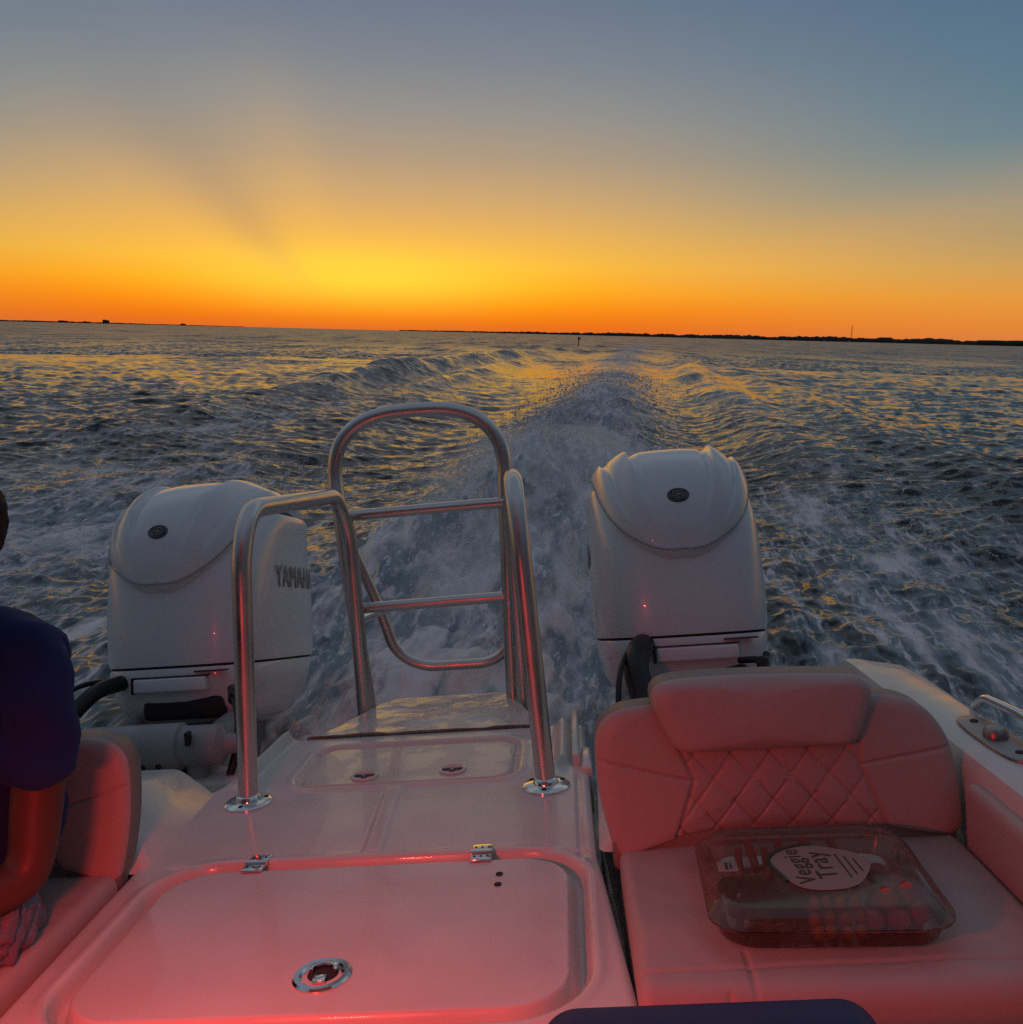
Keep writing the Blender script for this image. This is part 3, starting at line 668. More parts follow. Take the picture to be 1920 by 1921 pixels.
# ------------------------------------------------------------------ outboard motors
TH = R(11)
def text_mesh(txt, size, ext=.0008):
    cu = bpy.data.curves.new('t', 'FONT'); cu.body = txt; cu.size = size; cu.extrude = ext; cu.align_x = 'CENTER'; cu.align_y = 'CENTER'; cu.space_character = 1.12
    o = bpy.data.objects.new('t', cu); COL.objects.link(o); dg = bpy.context.evaluated_depsgraph_get(); dg.update()
    me = bpy.data.meshes.new_from_object(o.evaluated_get(dg)); bpy.data.objects.remove(o); return me
def ring_section(hw, yf, yr, h, n=72, e=3.4, ef=None):
    cy = (yf+yr)/2; ly = (yr-yf)/2; P = []
    for k in range(n):
        t = 2*math.pi*k/n; c, s_ = math.cos(t), math.sin(t)
        ee = e
        P.append((hw*math.copysign(abs(c)**(2/ee), c), cy+ly*math.copysign(abs(s_)**(2/ee), s_), h))
    return P
def loft(secs, cap_top=True, cap_bot=True):
    n = len(secs[0]); V = [p_ for s_ in secs for p_ in s_]; F = []
    for i in range(len(secs)-1):
        for k in range(n): k2 = (k+1) % n; F.append((i*n+k, i*n+k2, (i+1)*n+k2, (i+1)*n+k))
    if cap_bot: F.append(tuple(range(n))[::-1])
    if cap_top: F.append(tuple(range((len(secs)-1)*n, len(secs)*n)))
    return V, F
def spl(xs, ys_, t):
    """smooth interpolation through points (Catmull-Rom on a uniform parameter)"""
    xs = np.asarray(ys_); n_ = len(xs); x = t*(n_-1); i = np.clip(np.floor(x).astype(int), 0, n_-2); f = x-i
    g = lambda k: xs[np.clip(k, 0, n_-1)]
    p0, p1, p2, p3 = g(i-1), g(i), g(i+1), g(i+2)
    return .5*((2*p1)+(-p0+p2)*f+(2*p0-5*p1+4*p2-p3)*f**2+(-p0+3*p1-3*p2+p3)*f**3)
def make_motor(cx_, label, steer):
    e_f = Vector((0, math.cos(TH), -math.sin(TH))); e_u = Vector((0, math.sin(TH), math.cos(TH)))
    L = Matrix(((1, 0, 0, cx_), (0, e_f.y, e_u.y, 3.02), (0, e_f.z, e_u.z, .092), (0, 0, 0, 1))) @ Matrix.Rotation(R(steer), 4, 'Z')
    root = empty('outboard_motor', B @ L); tag(root, label, 'outboard motor', 'pair of white outboard motors')
    secs = []
    for (h, hw, yf, yr) in ((.006, .268, -.292, .40), (.03, .272, -.296, .405), (.12, .274, -.300, .408), (.22, .272, -.298, .405), (.31, .268, -.290, .40), (.38, .264, -.26, .395), (.43, .263, -.20, .39), (.465, .262, -.15, .385), (.482, .258, -.13, .378), (.491, .248, -.12, .365), (.495, .23, -.10, .34), (.496, .18, -.07, .31)):
        secs.append(ring_section(hw, yf, yr, h))
    V, F = loft(secs); body = MB().add(V, F).build('cowling', M['paint'], root, angle=60)
    # crested front cap
    nv, nu = 80, 121
    v = np.linspace(0, 1, nv); u = np.linspace(-1, 1, nu)
    cy = spl(None, [-.318, -.322, -.305, -.25, -.155, -.03, .14, .30, .41], v); ch = spl(None, [.262, .335, .425, .51, .572, .606, .612, .59, .53], v)
    ew = spl(None, [.004, .128, .192, .228, .242, .247, .243, .225, .17], v)
    ey = spl(None, [-.318, -.300, -.262, -.19, -.09, .03, .16, .30, .40], v); eh = spl(None, [.262, .295, .352, .425, .492, .535, .535, .505, .46], v)
    eh = eh - .011*np.sin(np.pi*np.clip(v*8, 0, 1)); ey = ey - .004*np.sin(np.pi*np.clip(v*8, 0, 1))
    Uu, Vv = np.meshgrid(u, v); au = np.abs(Uu); sh = 1-au**2.5
    # u -> x with the outer part steeper, so that the sides roll over
    Xx = ew[:, None]*np.sign(Uu)*(1-(1-au)**1.25); Yy = ey[:, None]+(cy-ey)[:, None]*sh; Hh = eh[:, None]+(ch-eh)[:, None]*sh
    crest = S(Vv, .12, .42)*(1-.7*S(Vv, .50, .80))
    def rdg(c0, w, amp): return amp*(G(au-c0, w))
    saw = lambda c0, w, a: a*(S(au, c0-.020, c0+.010)-S(au, c0+.010, c0+w))
    groove = crest*(saw(.45, .30, .019) + saw(.80, .19, .013) - .008*G(au-.395, .045) - .008*G(au-.745, .04))
    Hh = Hh+groove*.95; Yy = Yy-groove*.3
    top = np.stack([Xx, Yy, Hh], -1)
    low = top*np.array([.93, 1, 1])+np.array([0, .02, -.03])
    Vt = top.reshape(-1, 3); Vl = low.reshape(-1, 3); q = grid_quads(nv, nu)
    Vall = np.vstack([Vt, Vl]); ql = q[:, ::-1]+len(Vt)
    idx = np.arange(nv*nu).reshape(nv, nu); bd = np.concatenate([idx[0, :], idx[1:, -1], idx[-1, -2::-1], idx[-2:0:-1, 0]]); bn = np.roll(bd, -1)
    qs = np.stack([bd, bd+len(Vt), bn+len(Vt), bn], 1)
    me = np_mesh(Vall, np.vstack([q, ql, qs])); me.set_sharp_from_angle(angle=R(55))
    capo = link('crest_cap', me, M['paint'], root)
    ed = [(-ew[i]-.001, ey[i]-.002, eh[i]-.004) for i in range(int(nv*.7), 0, -1)]+[(ew[i]+.001, ey[i]-.002, eh[i]-.004) for i in range(1, int(nv*.7))]
    MB().tube(ed, .0015, 8).build('cap_seam', M['letter'], root)
    iv = int(nv*.245)
    pc = Vector(top[iv, nu//2]); pn = (Vector(top[iv+2, nu//2])-Vector(top[iv-2, nu//2])).normalized(); nn = Vector((1, 0, 0)).cross(pn).normalized()
    if nn.y > 0: nn = -nn
    em = MB().lathe(pc-nn*.002, nn, [(.033, 0), (.033, .004), (.029, .006), (.026, .004), (0, .004)], 36)
    ax = pn
    for i in range(len(em.V)):
        d = em.V[i]-pc; em.V[i] = pc + d - ax*d.dot(ax)*.30
    emo = em.build('emblem', M['grey'], capo)
    ring = MB().tube([pc+nn*.004+(Vector((1, 0, 0))*math.cos(a)+ax*.7*math.sin(a))*.018 for a in np.linspace(0, 2*math.pi, 30)], .0013, 6)
    for a in (30, 90, 150): ring.tube([pc+nn*.004+(Vector((1, 0, 0))*math.cos(R(a))+ax*.7*math.sin(R(a)))*q_ for q_ in (-.015, .015)], .0016, 6)
    ring.build('emblem', M['letter'], capo)
    # dark seam, lower pan with its moulded panel
    MB().add(*loft([ring_section(.262, -.286, .395, h) for h in (-.004, .010)])).build('seam', M['dark'], root)
    secs = [ring_section(hw, yf, yr, h) for (h, hw, yf, yr) in ((-.20, .16, -.16, .22), (-.17, .215, -.22, .29), (-.12, .245, -.262, .34), (-.05, .262, -.284, .378), (-.010, .268, -.291, .395), (-.002, .264, -.288, .392))]
    pan = MB().add(*loft(secs)).build('lower_pan', M['paint'], root, angle=60)
    fr = MB().box((-.10, -.296, -.072), (.14, -.27, -.030), .006).build('panel', M['paint'], pan)
    MB().box((-.105, -.2925, -.028), (.145, -.268, -.0245)).box((-.108, -.2925, -.075), (-.103, -.268, -.0245)).build('panel', M['dark'], pan)
    MB().box((.10, -.293, -.0165), (.20, -.262, -.0125), .001).build('badge', M['dark'], pan)
    MB().box((-.09, -.268, -.16), (.17, -.20, -.090), .02).build('pan_opening_shade', M['dark'], pan)  # solid dark box in place of the shaded opening under the pan
    # swivel bracket, midsection and leg
    leg = MB().add(*loft([ring_section(hw, yf, yr, h, 48, 2.6) for (h, hw, yf, yr) in ((-1.15, .03, -.10, .18), (-1.0, .05, -.14, .2), (-.75, .075, -.16, .2), (-.45, .10, -.17, .2), (-.19, .14, -.17, .22))]))
    leg.build('leg', M['paint_low'], root, angle=60)
    return root, L
mot1, L1 = make_motor(-1.235, 'white outboard motor on the left, partly behind the grab rail', -6)
mot2, L2 = make_motor(.328, 'white outboard motor behind the right bench, with red glint', 0)
for root, L, s_ in ((mot1, L1, -1), (mot2, L2, 1)):
    Li = L.inverted(); T = lambda p_: Li @ Vector(p_)
    cx_ = L[0][3]
    # lettering on both sides of the cowling
    for sd in (-1, 1):
        me = text_mesh('YAMAHA', .105, .001); me.transform(Matrix.Diagonal((.72, 1, 1, 1)))
        Rm = Matrix(((0, 0, sd, 0), (sd, 0, 0, .11), (0, 1, 0, .27), (0, 0, 0, 1)))
        me.transform(Rm)
        for v_ in me.vertices:
            w_ = .272*(1-min(.999, abs((v_.co.y-.054)/.352))**3.4)**(1/3.4); v_.co.x = sd*(w_+.0015)+v_.co.x
        o = link('lettering', me, M['letter'], root)
    # steering cylinder with end caps, clamp bracket, solid black box as the shade of the well below
    zc, yc, rc = -.012, 2.46, .062
    c = MB().lathe((cx_-.20, yc, zc), (1, 0, 0), [(.03, -.02), (.052, 0), (.052, .055), (.064, .06), (.064, .33), (.055, .335), (.055, .44), (.03, .455), (.02, .52)], 36)
    c.V = [T(v_) for v_ in c.V]; cy_o = c.build('steering_cylinder', M['paint_low'], root, angle=40)
    for dx_ in (-.02, .035, .08):
        hb = MB().lathe((cx_+dx_, yc-.052, zc-.036), (0, -1, -.5), [(.009, 0), (.008, .004), (0, .004)], 14); hb.V = [T(v_) for v_ in hb.V]; hb.build('bolt', M['black'], root)
    for dx_ in (-.17, .17):
        hb = MB(); hb.box((cx_+dx_-.006, yc-.066, zc+.018), (cx_+dx_+.006, yc-.04, zc+.055), .003)
        hb.V = [T(v_) for v_ in hb.V]; hb.build('strap', M['black'], root)
    b = MB()
    for dx_ in (-.19, .13): b.box((cx_+dx_, 2.44, -.55), (cx_+dx_+.07, 2.78, .0), .03, 4)
    b.box((cx_-.12, 2.50, -.6), (cx_+.14, 2.80, -.05), .02); b.V = [T(v_) for v_ in b.V]; b.build('clamp_bracket', M['paint_low'], root)
    b = MB().box((cx_-.17, 2.425, -.20), (cx_+.13, 2.47, -.065), .008); b.V = [T(v_) for v_ in b.V]; b.build('well_shade_box', M['black'], root)
    # rigging hose
    x0 = cx_-.20 if s_ < 0 else cx_-.155
    hz = .02 if s_ > 0 else .0
    q = [(x0+.03, 2.80, .10+hz), (x0+.0, 2.66, .112+hz), (x0-.02, 2.58, .085+hz), (x0+.0 if s_ > 0 else x0-.07, 2.48, .0), (x0+.04 if s_ > 0 else x0-.12, 2.35, -.12), (x0+.05 if s_ > 0 else x0-.14, 2.2, -.2)]
    b = MB().tube([T(v_) for v_ in fillet(q, .09, 8)], 0.024 if s_ < 0 else .036, 18)
    b.tube([T(v_) for v_ in fillet([(x0+.02, 2.76, .115), (x0-.04, 2.62, .14), (x0-.07, 2.5, .10), (x0-.09, 2.4, -.1)], .06, 6)], .008, 8); b.build('rigging_hose', M['black'], root, angle=60)
    # small hoses and fittings at the inner side
    sx_ = cx_+(.235 if s_ < 0 else .19)
    q = [(sx_-.05, 2.72, .08), (sx_-.02, 2.62, .10), (sx_+.03, 2.56, .09), (sx_+.06, 2.58, .115)] if s_ < 0 else [(sx_-.05, 2.72, .07), (sx_-.02, 2.66, .085), (sx_+.01, 2.66, .08), (sx_+.02, 2.68, .095)]
    b = MB().tube([T(v_) for v_ in fillet(q, .03, 6)], .010, 10)
    b.tube([T(v_) for v_ in fillet([(sx_-.01, 2.62, .09), (sx_+.03, 2.54, .04), (sx_+.035, 2.50, -.03), (sx_+.02, 2.46, -.10)], .05, 6)], .012, 10)
    b.lathe(T((sx_-.005, 2.61, .085)), (0, 0, 1), [(.006, -.03), (.018, -.02), (.018, .015), (.01, .02)], 12)
    b.build('fuel_hose', M['black'], root, angle=60)

# ------------------------------------------------------------------ person on the left bench
def skin_body(verts, edges, radii, root, sub=2):
    me = bpy.data.meshes.new('m'); me.from_pydata(verts, edges, []); me.update()
    o = bpy.data.objects.new('tmp', me); COL.objects.link(o)
    sk = o.modifiers.new('s', 'SKIN'); sk.use_smooth_shade = True; sk.branch_smoothing = .6
    ss = o.modifiers.new('u', 'SUBSURF'); ss.levels = sub; ss.render_levels = sub
    for i, r_ in enumerate(radii):
        d = me.skin_vertices[0].data[i]; d.radius = r_ if isinstance(r_, tuple) else (r_, r_); d.use_root = (i == root)
    dg = bpy.context.evaluated_depsgraph_get(); dg.update()
    out_ = bpy.data.meshes.new_from_object(o.evaluated_get(dg)); bpy.data.objects.remove(o)
    out_.polygons.foreach_set('use_smooth', [True]*len(out_.polygons)); return out_
PX, PY = -1.020, 1.45
V = []; E_ = []; Rd = []
def vt(p_, r_, prev=None):
    V.append(p_); Rd.append(r_)
    if prev is not None: E_.append((prev, len(V)-1))
    return len(V)-1
pel = vt((PX, PY, .06), (.112, .098)); ab = vt((PX, PY+.03, .20), (.108, .09), pel); ch_ = vt((PX+.01, PY+.035, .36), (.14, .10), ab)
ub = vt((PX+.02, PY+.025, .46), (.105, .075), ch_); nk = vt((PX+.02, PY+.0, .54), (.048, .05), ub); nk2 = vt((PX+.02, PY-.015, .59), (.048, .052), nk)
for sd in (1, -1):
    shd = vt((PX+.02+sd*.125, PY+.02, .462), .048, ub)
    sh = vt((PX+.005+sd*.165, PY+.015, .405), .043, shd)
    u1 = vt((PX+sd*.170, PY+.0, .29), .043, sh); el = vt((PX+sd*.172, PY-.04, .135), .040, u1)
    fa_ = vt((PX+sd*.145, PY-.14, .135), .038, el); wr = vt((PX+sd*.115, PY-.255, .150), .026, fa_)
    pm = vt((PX+sd*.105, PY-.31, .150), (.030, .018), wr); pk = vt((PX+sd*.10, PY-.345, .147), (.034, .014), pm)
    for k, (dx_, ln) in enumerate(((.030, .062), (.011, .072), (-.009, .068), (-.028, .052))):
        f0 = vt((PX+sd*(.10+dx_), PY-.365, .146), .0085, pk); f1_ = vt((PX+sd*(.10+dx_*1.1), PY-.365-ln*.5, .143), .008, f0); vt((PX+sd*(.10+dx_*1.1), PY-.365-ln, .130), .0065, f1_)
    t0 = vt((PX+sd*.070, PY-.315, .150), .011, pm); vt((PX+sd*.052, PY-.35, .145), .0085, t0)
    hp = vt((PX+sd*.085, PY-.04, .055), .085, pel); th = vt((PX+sd*.10-.07, PY-.22, .075), .075, hp); kn = vt((PX+sd*.115-.15, PY-.43, .075), .056, th)
    sn = vt((PX+sd*.115-.15, PY-.46, -.10), .050, kn); an = vt((PX+sd*.115-.15, PY-.43, -.34), .034, sn); hl = vt((PX+sd*.115-.15, PY-.44, -.385), .036, an); vt((PX+sd*.12-.15, PY-.60, -.395), (.042, .022), hl)
# head: chin, skull
hd0 = vt((PX+.020, PY-.045, .622), (.056, .062), nk2); hd1 = vt((PX+.020, PY-.022, .677), (.071, .088), hd0); hd2 = vt((PX+.020, PY-.012, .725), (.060, .076), hd1)
body_me = skin_body(V, E_, Rd, 0)
# shape the face: brow, nose, eye hollows, mouth
HC = Vector((PX+.020, PY-.02, .677))
for v_ in body_me.vertices:
    d = v_.co-HC
    if d.length < .14 and v_.co.z > .60:
        if d.y < -.03:
            v_.co.y -= .022*math.exp(-((d.x)/.013)**2-((d.z+.012)/.022)**2)
            for sd in (-1, 1): v_.co.y += .010*math.exp(-((d.x-sd*.030)/.014)**2-((d.z-.008)/.011)**2)
            v_.co.y -= .006*math.exp(-(d.x/.022)**2-((d.z+.045)/.007)**2)
        
HT = Matrix.Translation(HC) @ Matrix.Rotation(R(-62), 4, 'Z') @ Matrix.Translation(-HC)
for v_ in body_me.vertices:
    k_ = min(1, max(0, (v_.co.z-.55)/.06)); k_ = k_*k_*(3-2*k_)
    if k_ > 0: v_.co = Matrix.Translation(HC) @ Matrix.Rotation(R(-62)*k_, 4, 'Z') @ Matrix.Translation(-HC) @ v_.co
PT = Matrix.Translation((PX, PY, 0))
person = link('person', body_me, M['skin'], None, B @ PT @ Matrix.Rotation(R(-20), 4, 'Z') @ PT.inverted())
tag(person, 'person in a dark navy t-shirt seated on the left bench at the photo edge', 'person')
for sd in (-1, 1):
    hm = MB(); hm.lathe(HC+Vector((sd*.074, .012, -.012)), (sd, .25, 0), [(.0, -.006), (.020, -.004), (.024, .004), (.018, .010), (.008, .006)], 14)
    for i in range(len(hm.V)):
        d = hm.V[i]-HC; hm.V[i] = HC+Vector((d.x, d.y, (d.z+.012)*1.35-.012))
    hm.V = [HT @ v_ for v_ in hm.V]; hm.build('ear', M['skin'], person)
M['eye'] = mat('eye', (.05, .04, .035), .2)
for sd in (-1, 1): MB().lathe(HT @ (HC+Vector((sd*.030, -.080, .008))), HT.to_3x3() @ Vector((0, -1, 0)), [(.010, 0), (.009, .004), (.004, .006), (0, .0065)], 14).build('eye', M['eye'], person)
# hair cap with a short uneven fringe
nv_, nu_ = 40, 64; HV = []
for i in range(nv_):
    ph = math.pi*.76*i/(nv_-1)
    for j in range(nu_):
        th_ = 2*math.pi*j/nu_
        lim = 1.0 if math.sin(th_) > -.2 else .50+.25*(1-abs(math.sin(th_)))
        a = ph*lim
        rr = 1.0+.035*float(vnoise(np.array([th_*5.0]), np.array([a*7.0]), 70)[0])
        HV.append((HC.x+.0785*rr*math.sin(a)*math.cos(th_), HC.y+.012+.098*rr*math.sin(a)*math.sin(th_), HC.z+.022+.098*rr*math.cos(a)))
HF = [tuple(x_) for x_ in grid_quads(nv_, nu_, True)]
MB().add([HT @ Vector(v_) for v_ in HV], HF).build('hair', M['hair'], person, angle=80)
V = []; E_ = []; Rd = []
a0 = vt((PX, PY+.01, .07), (.128, .112)); a1 = vt((PX, PY+.03, .20), (.124, .106), a0); a2 = vt((PX+.01, PY+.035, .36), (.152, .112), a1); a3 = vt((PX+.02, PY+.025, .462), (.125, .09), a2); a4 = vt((PX+.036, PY+.006, .555), (.074, .07), a3)
for sd in (1, -1):
    b0 = vt((PX+.02+sd*.122, PY+.02, .480), .058, a3); b1 = vt((PX+.003+sd*.164, PY+.015, .40), .052, b0); b2_ = vt((PX+sd*.171, PY+.002, .32), .050, b1); vt((PX+sd*.172, PY-.010, .255), .054, b2_)
sm = skin_body(V, E_, Rd, 0)
for v_ in sm.vertices:                                            # sleeves end in a straight hem; soft folds
    if abs(v_.co.x-PX) > .115: v_.co.z = max(v_.co.z, .292)
    c_ = v_.co; v_.co += v_.normal*(.011 + .006*math.sin(c_.z*60+c_.x*25+2*math.sin(c_.y*30)) + .003*math.sin(c_.x*70-c_.z*38))
link('shirt', sm, M['shirt'], person)
V = []; E_ = []; Rd = []
a0 = vt((PX, PY, .055), (.146, .115)); vt((PX, PY+.015, .13), (.142, .112), a0)
for sd in (1, -1):
    b0 = vt((PX+sd*.085, PY-.04, .055), .096, a0); b1 = vt((PX+sd*.10-.063, PY-.20, .073), .088, b0); vt((PX+sd*.112-.12, PY-.35, .075), .080, b1)
link('shorts', skin_body(V, E_, Rd, 0), M['shorts'], person)

# ------------------------------------------------------------------ snack tray on the right bench
M['clear'] = bpy.data.materials.new('clear_plastic'); M['clear'].use_nodes = True; nt = M['clear'].node_tree; nt.nodes.clear()
tr = N('ShaderNodeBsdfTransparent'); tr.inputs[0].default_value = (.93, .92, .87, 1); gl = N('ShaderNodeBsdfGlossy'); gl.inputs['Roughness'].default_value = .12
fz = N('ShaderNodeFresnel'); fz.inputs[0].default_value = 1.45; ms = N('ShaderNodeMixShader'); o_ = N('ShaderNodeOutputMaterial')
df = N('ShaderNodeBsdfDiffuse'); df.inputs[0].default_value = (.26, .19, .14, 1); md = N('ShaderNodeMixShader'); md.inputs[0].default_value = .20
nt.links.new(tr.outputs[0], md.inputs[1]); nt.links.new(df.outputs[0], md.inputs[2])
nt.links.new(mth('ADD', mth('MULTIPLY', fz.outputs[0], .8), .03), ms.inputs[0]); nt.links.new(md.outputs[0], ms.inputs[1]); nt.links.new(gl.outputs[0], ms.inputs[2]); nt.links.new(ms.outputs[0], o_.inputs[0])
TM = Matrix.Translation((.330, 1.390, .028)) @ Matrix.Rotation(R(-3), 4, 'Z')
tray = empty('snack_tray', B @ TM); tag(tray, 'clear plastic vegetable tray with a round pink label, on the right bench', 'food tray')
def rr_ring(hx, hy, r_, z, n=12):
    P = []
    for (sx_, sy_, a0_) in ((1, 1, 0), (-1, 1, 90), (-1, -1, 180), (1, -1, 270)):
        for k in range(n+1):
            a = R(a0_+90*k/n); P.append((sx_*(hx-r_)+r_*math.cos(a), sy_*(hy-r_)+r_*math.sin(a), z))
    return P
base = MB().add(*loft([rr_ring(.135, .125, .05, .0), rr_ring(.152, .142, .055, .004), rr_ring(.160, .150, .055, .030), rr_ring(.168, .158, .055, .032), rr_ring(.168, .158, .055, .035)], False, True)).build('tray_base', M['clear'], tray)
lidm = MB().add(*loft([rr_ring(.168, .158, .055, .036), rr_ring(.166, .156, .055, .038), rr_ring(.157, .147, .055, .046), rr_ring(.150, .140, .05, .053), rr_ring(.138, .128, .045, .0555)], True, False)).build('tray_lid', M['clear'], tray)
M['label'] = mat('paper_label', (.28, .22, .20), .6); M['ink'] = mat('label_ink', (.04, .05, .03), .6)
lm = MB(); pl = []
for k in range(48):
    a = 2*math.pi*k/48; rr = 1+.05*math.sin(a*3+.6)+.03*math.sin(a*5); pl.append((.010+.070*rr*math.cos(a), -.012+.072*rr*math.sin(a)))
lm.prism(pl, .0562, .0570); lab = lm.build('lid_label', M['label'], tray, smooth=False)
def flat_text(txt, size, loc, ang, parent, m):
    me = text_mesh(txt, size, .0002); me.transform(Matrix.Translation(loc) @ Matrix.Rotation(R(ang), 4, 'Z')); return link('lettering', me, m, parent)
flat_text('Veggie', .038, (-.022, -.010, .0576), 96, lab, M['ink']); flat_text('Tray', .043, (.012, -.008, .0576), 96, lab, M['ink'])
ln = MB()
for k, x_ in enumerate((.042, .053, .064)): ln.box((x_-.0012, -.050+.010*k, .0571), (x_+.0012, .028-.008*k, .0575), rot=Matrix.Rotation(R(6), 3, 'Z'))
ln.build('lettering', M['ink'], lab, smooth=False)
gb = MB()
arc = [(1.08*x_, 1.05*y_) for x_, y_ in pl[12:30]]; gb.tube([(x_, y_, .0564) for x_, y_ in arc], .0035, 6); gb.build('lid_label', mat('label_green', (.03, .05, .02), .5), tray)
sl_ = MB().box((-.142, -.022, .0562), (-.112, .012, .0570), .003); s2 = sl_.build('price_sticker', M['label'], tray); 
tk = MB().box((-.131, -.016, .0571), (-.127, .006, .0575)); tk.box((-.124, -.014, .0571), (-.121, .004, .0575)); tk.build('lettering', M['ink'], s2, smooth=False)
M['tomato'] = mat('tomato', (.50, .022, .012), .22, coat=.4, var=(40, .3)); M['broc'] = mat('broccoli', (.035, .06, .015), .8, bump=(300, .9, .004), var=(60, .4)); M['carrot'] = mat('carrot', (.50, .15, .025), .5, var=(50, .25)); M['celery'] = mat('celery', (.20, .26, .08), .5, var=(50, .2))
def ico(r_, sub=2):
    bm = bmesh.new(); bmesh.ops.create_icosphere(bm, subdivisions=sub, radius=r_); me = bpy.data.meshes.new('m'); bm.to_mesh(me); bm.free(); me.polygons.foreach_set('use_smooth', [True]*len(me.polygons)); return me
tm_me = ico(.0165, 3)
for v_ in tm_me.vertices:
    rr = math.hypot(v_.co.x, v_.co.y); v_.co.z -= .0035*math.exp(-(rr/.005)**2)*(1 if v_.co.z > 0 else 0)
tm_me.materials.append(M['tomato'])
def food(name, me, loc, rot, label, cat, group):
    o = bpy.data.objects.new(name, me); COL.objects.link(o); o.matrix_world = B @ TM @ Matrix.Translation(loc) @ rot.to_matrix().to_4x4(); tag(o, label, cat, group)
from mathutils import Euler
for k, (x_, y_, z_) in enumerate([(.06, -.10, .018), (.095, -.098, .018), (.125, -.085, .019), (.075, -.065, .018), (.11, -.055, .018), (.085, -.085, .040), (.115, -.07, .041), (.105, -.02, .018), (.13, -.03, .019), (.12, .01, .018), (.10, .035, .019)]):
    food('cherry_tomato', tm_me, (x_, y_, z_+.002), Euler((rng.random()*.6, rng.random()*.6, rng.random()*6)), 'red cherry tomato piled in the near right of the tray', 'tomato', 'cherry tomatoes in the tray')
br = MB(); rb = random.Random(3)
for k in range(26):
    a = rb.random()*6.28; e_ = rb.random(); rr = .014*math.sqrt(1-e_*e_*.8)
    m_ = ico(.0075+rb.random()*.003, 1); br.add([v_.co+Vector((rr*math.cos(a), rr*math.sin(a), .012*e_)) for v_ in m_.vertices], [tuple(p_.vertices) for p_ in m_.polygons])
br.tube([(0, 0, -.018), (0, 0, .004)], .006, 8); br_me = new_mesh(br.V, br.F); br_me.materials.append(M['broc'])
for k, (x_, y_) in enumerate([(-.12, -.09), (-.085, -.105), (-.05, -.10), (-.10, -.06), (-.065, -.065), (-.125, -.02), (-.09, -.02)]):
    food('broccoli_floret', br_me, (x_, y_, .026), Euler((rng.random()*.7, rng.random()*.7, rng.random()*6)), 'dark green broccoli floret in the near left of the tray', 'broccoli', 'broccoli in the tray')
ck = MB().tube([(-.03, 0, 0), (-.01, 0, 0), (.02, 0, 0), (.03, 0, 0)], lambda t: .008*(1-.35*t), 10); ck_me = new_mesh(ck.V, ck.F); ck_me.materials.append(M['carrot'])
for k in range(12):
    food('carrot_stick', ck_me, (-.015+.022*(k % 4)*.9, -.10+.012*(k//4)+.004*(k % 2), .014+.014*(k//4)), Euler((0, 0, R(70+20*rng.random()))), 'small carrot stick in the near middle of the tray', 'carrot', 'carrots in the tray')
ce = MB().tube([(-.05, 0, 0), (.05, 0, 0)], .007, 8); ce_me = new_mesh(ce.V, ce.F); ce_me.materials.append(M['tomato'])
for k in range(8):
    food('pepper_strip', ce_me, (-.10+.022*k, .085+.006*(k % 2), .016+.012*(k % 2)), Euler((0, 0, R(80+15*rng.random()))), 'red pepper strip at the far side of the tray', 'pepper', 'pepper strips in the tray')

# ------------------------------------------------------------------ navy panel in front, crumpled bag at left
nv = MB(); pl = rr_ring(.183, .075, .045, 0, 10)
bm = bmesh.new(); fr_ = [bm.verts.new((x_, -.03, z_)) for x_, z_, _ in pl]; f0 = bm.faces.new(fr_); ex = bmesh.ops.extrude_face_region(bm, geom=[f0])
for g_ in ex['geom']:
    if isinstance(g_, bmesh.types.BMVert): g_.co.y += .07
for v_ in bm.verts:
    if v_.co.z < -.03: v_.co.z -= .45
bmesh.ops.recalc_face_normals(bm, faces=bm.faces[:]); bmesh.ops.bevel(bm, geom=[e for e in bm.edges if abs(e.verts[0].co.y-e.verts[1].co.y) < 1e-6], offset=.018, segments=4, profile=.5, affect='EDGES')
me = bpy.data.meshes.new('m'); bm.to_mesh(me); bm.free(); me.polygons.foreach_set('use_smooth', [True]*len(me.polygons)); me.set_sharp_from_angle(angle=R(60))
o = link('padded_panel', me, M['navy'], None, B @ Matrix.Translation((.110, .95, .056)))
tag(o, 'dark navy rounded padded panel cut off by the bottom edge of the photo', 'padded panel')
bm = bmesh.new(); bmesh.ops.create_icosphere(bm, subdivisions=5, radius=1)
for v_ in bm.verts:
    q = v_.co.copy(); a = np.array([q.x*2.1+q.z]); b = np.array([q.y*2.1-q.z*1.3])
    r_ = 1+.30*float(np.abs(fbm(a*1.3, b*1.3, 4, 55))[0])-.12+.1*float(fbm(a*5, b*5, 2, 66)[0])
    v_.co = Vector((q.x*.055*r_, q.y*.10*r_, max(q.z*.07*r_, -.045)))
me = bpy.data.meshes.new('m'); bm.to_mesh(me); bm.free(); me.polygons.foreach_set('use_smooth', [True]*len(me.polygons))
M['bag'] = mat('bag_plastic', (.15, .13, .17), .4, coat=.3, bump=(40, .5, .01))
o = link('plastic_bag', me, M['bag'], None, B @ Matrix.Translation((-.938, 1.335, .058)))
tag(o, 'crumpled grey plastic bag lying on the left bench at the photo edge', 'bag')

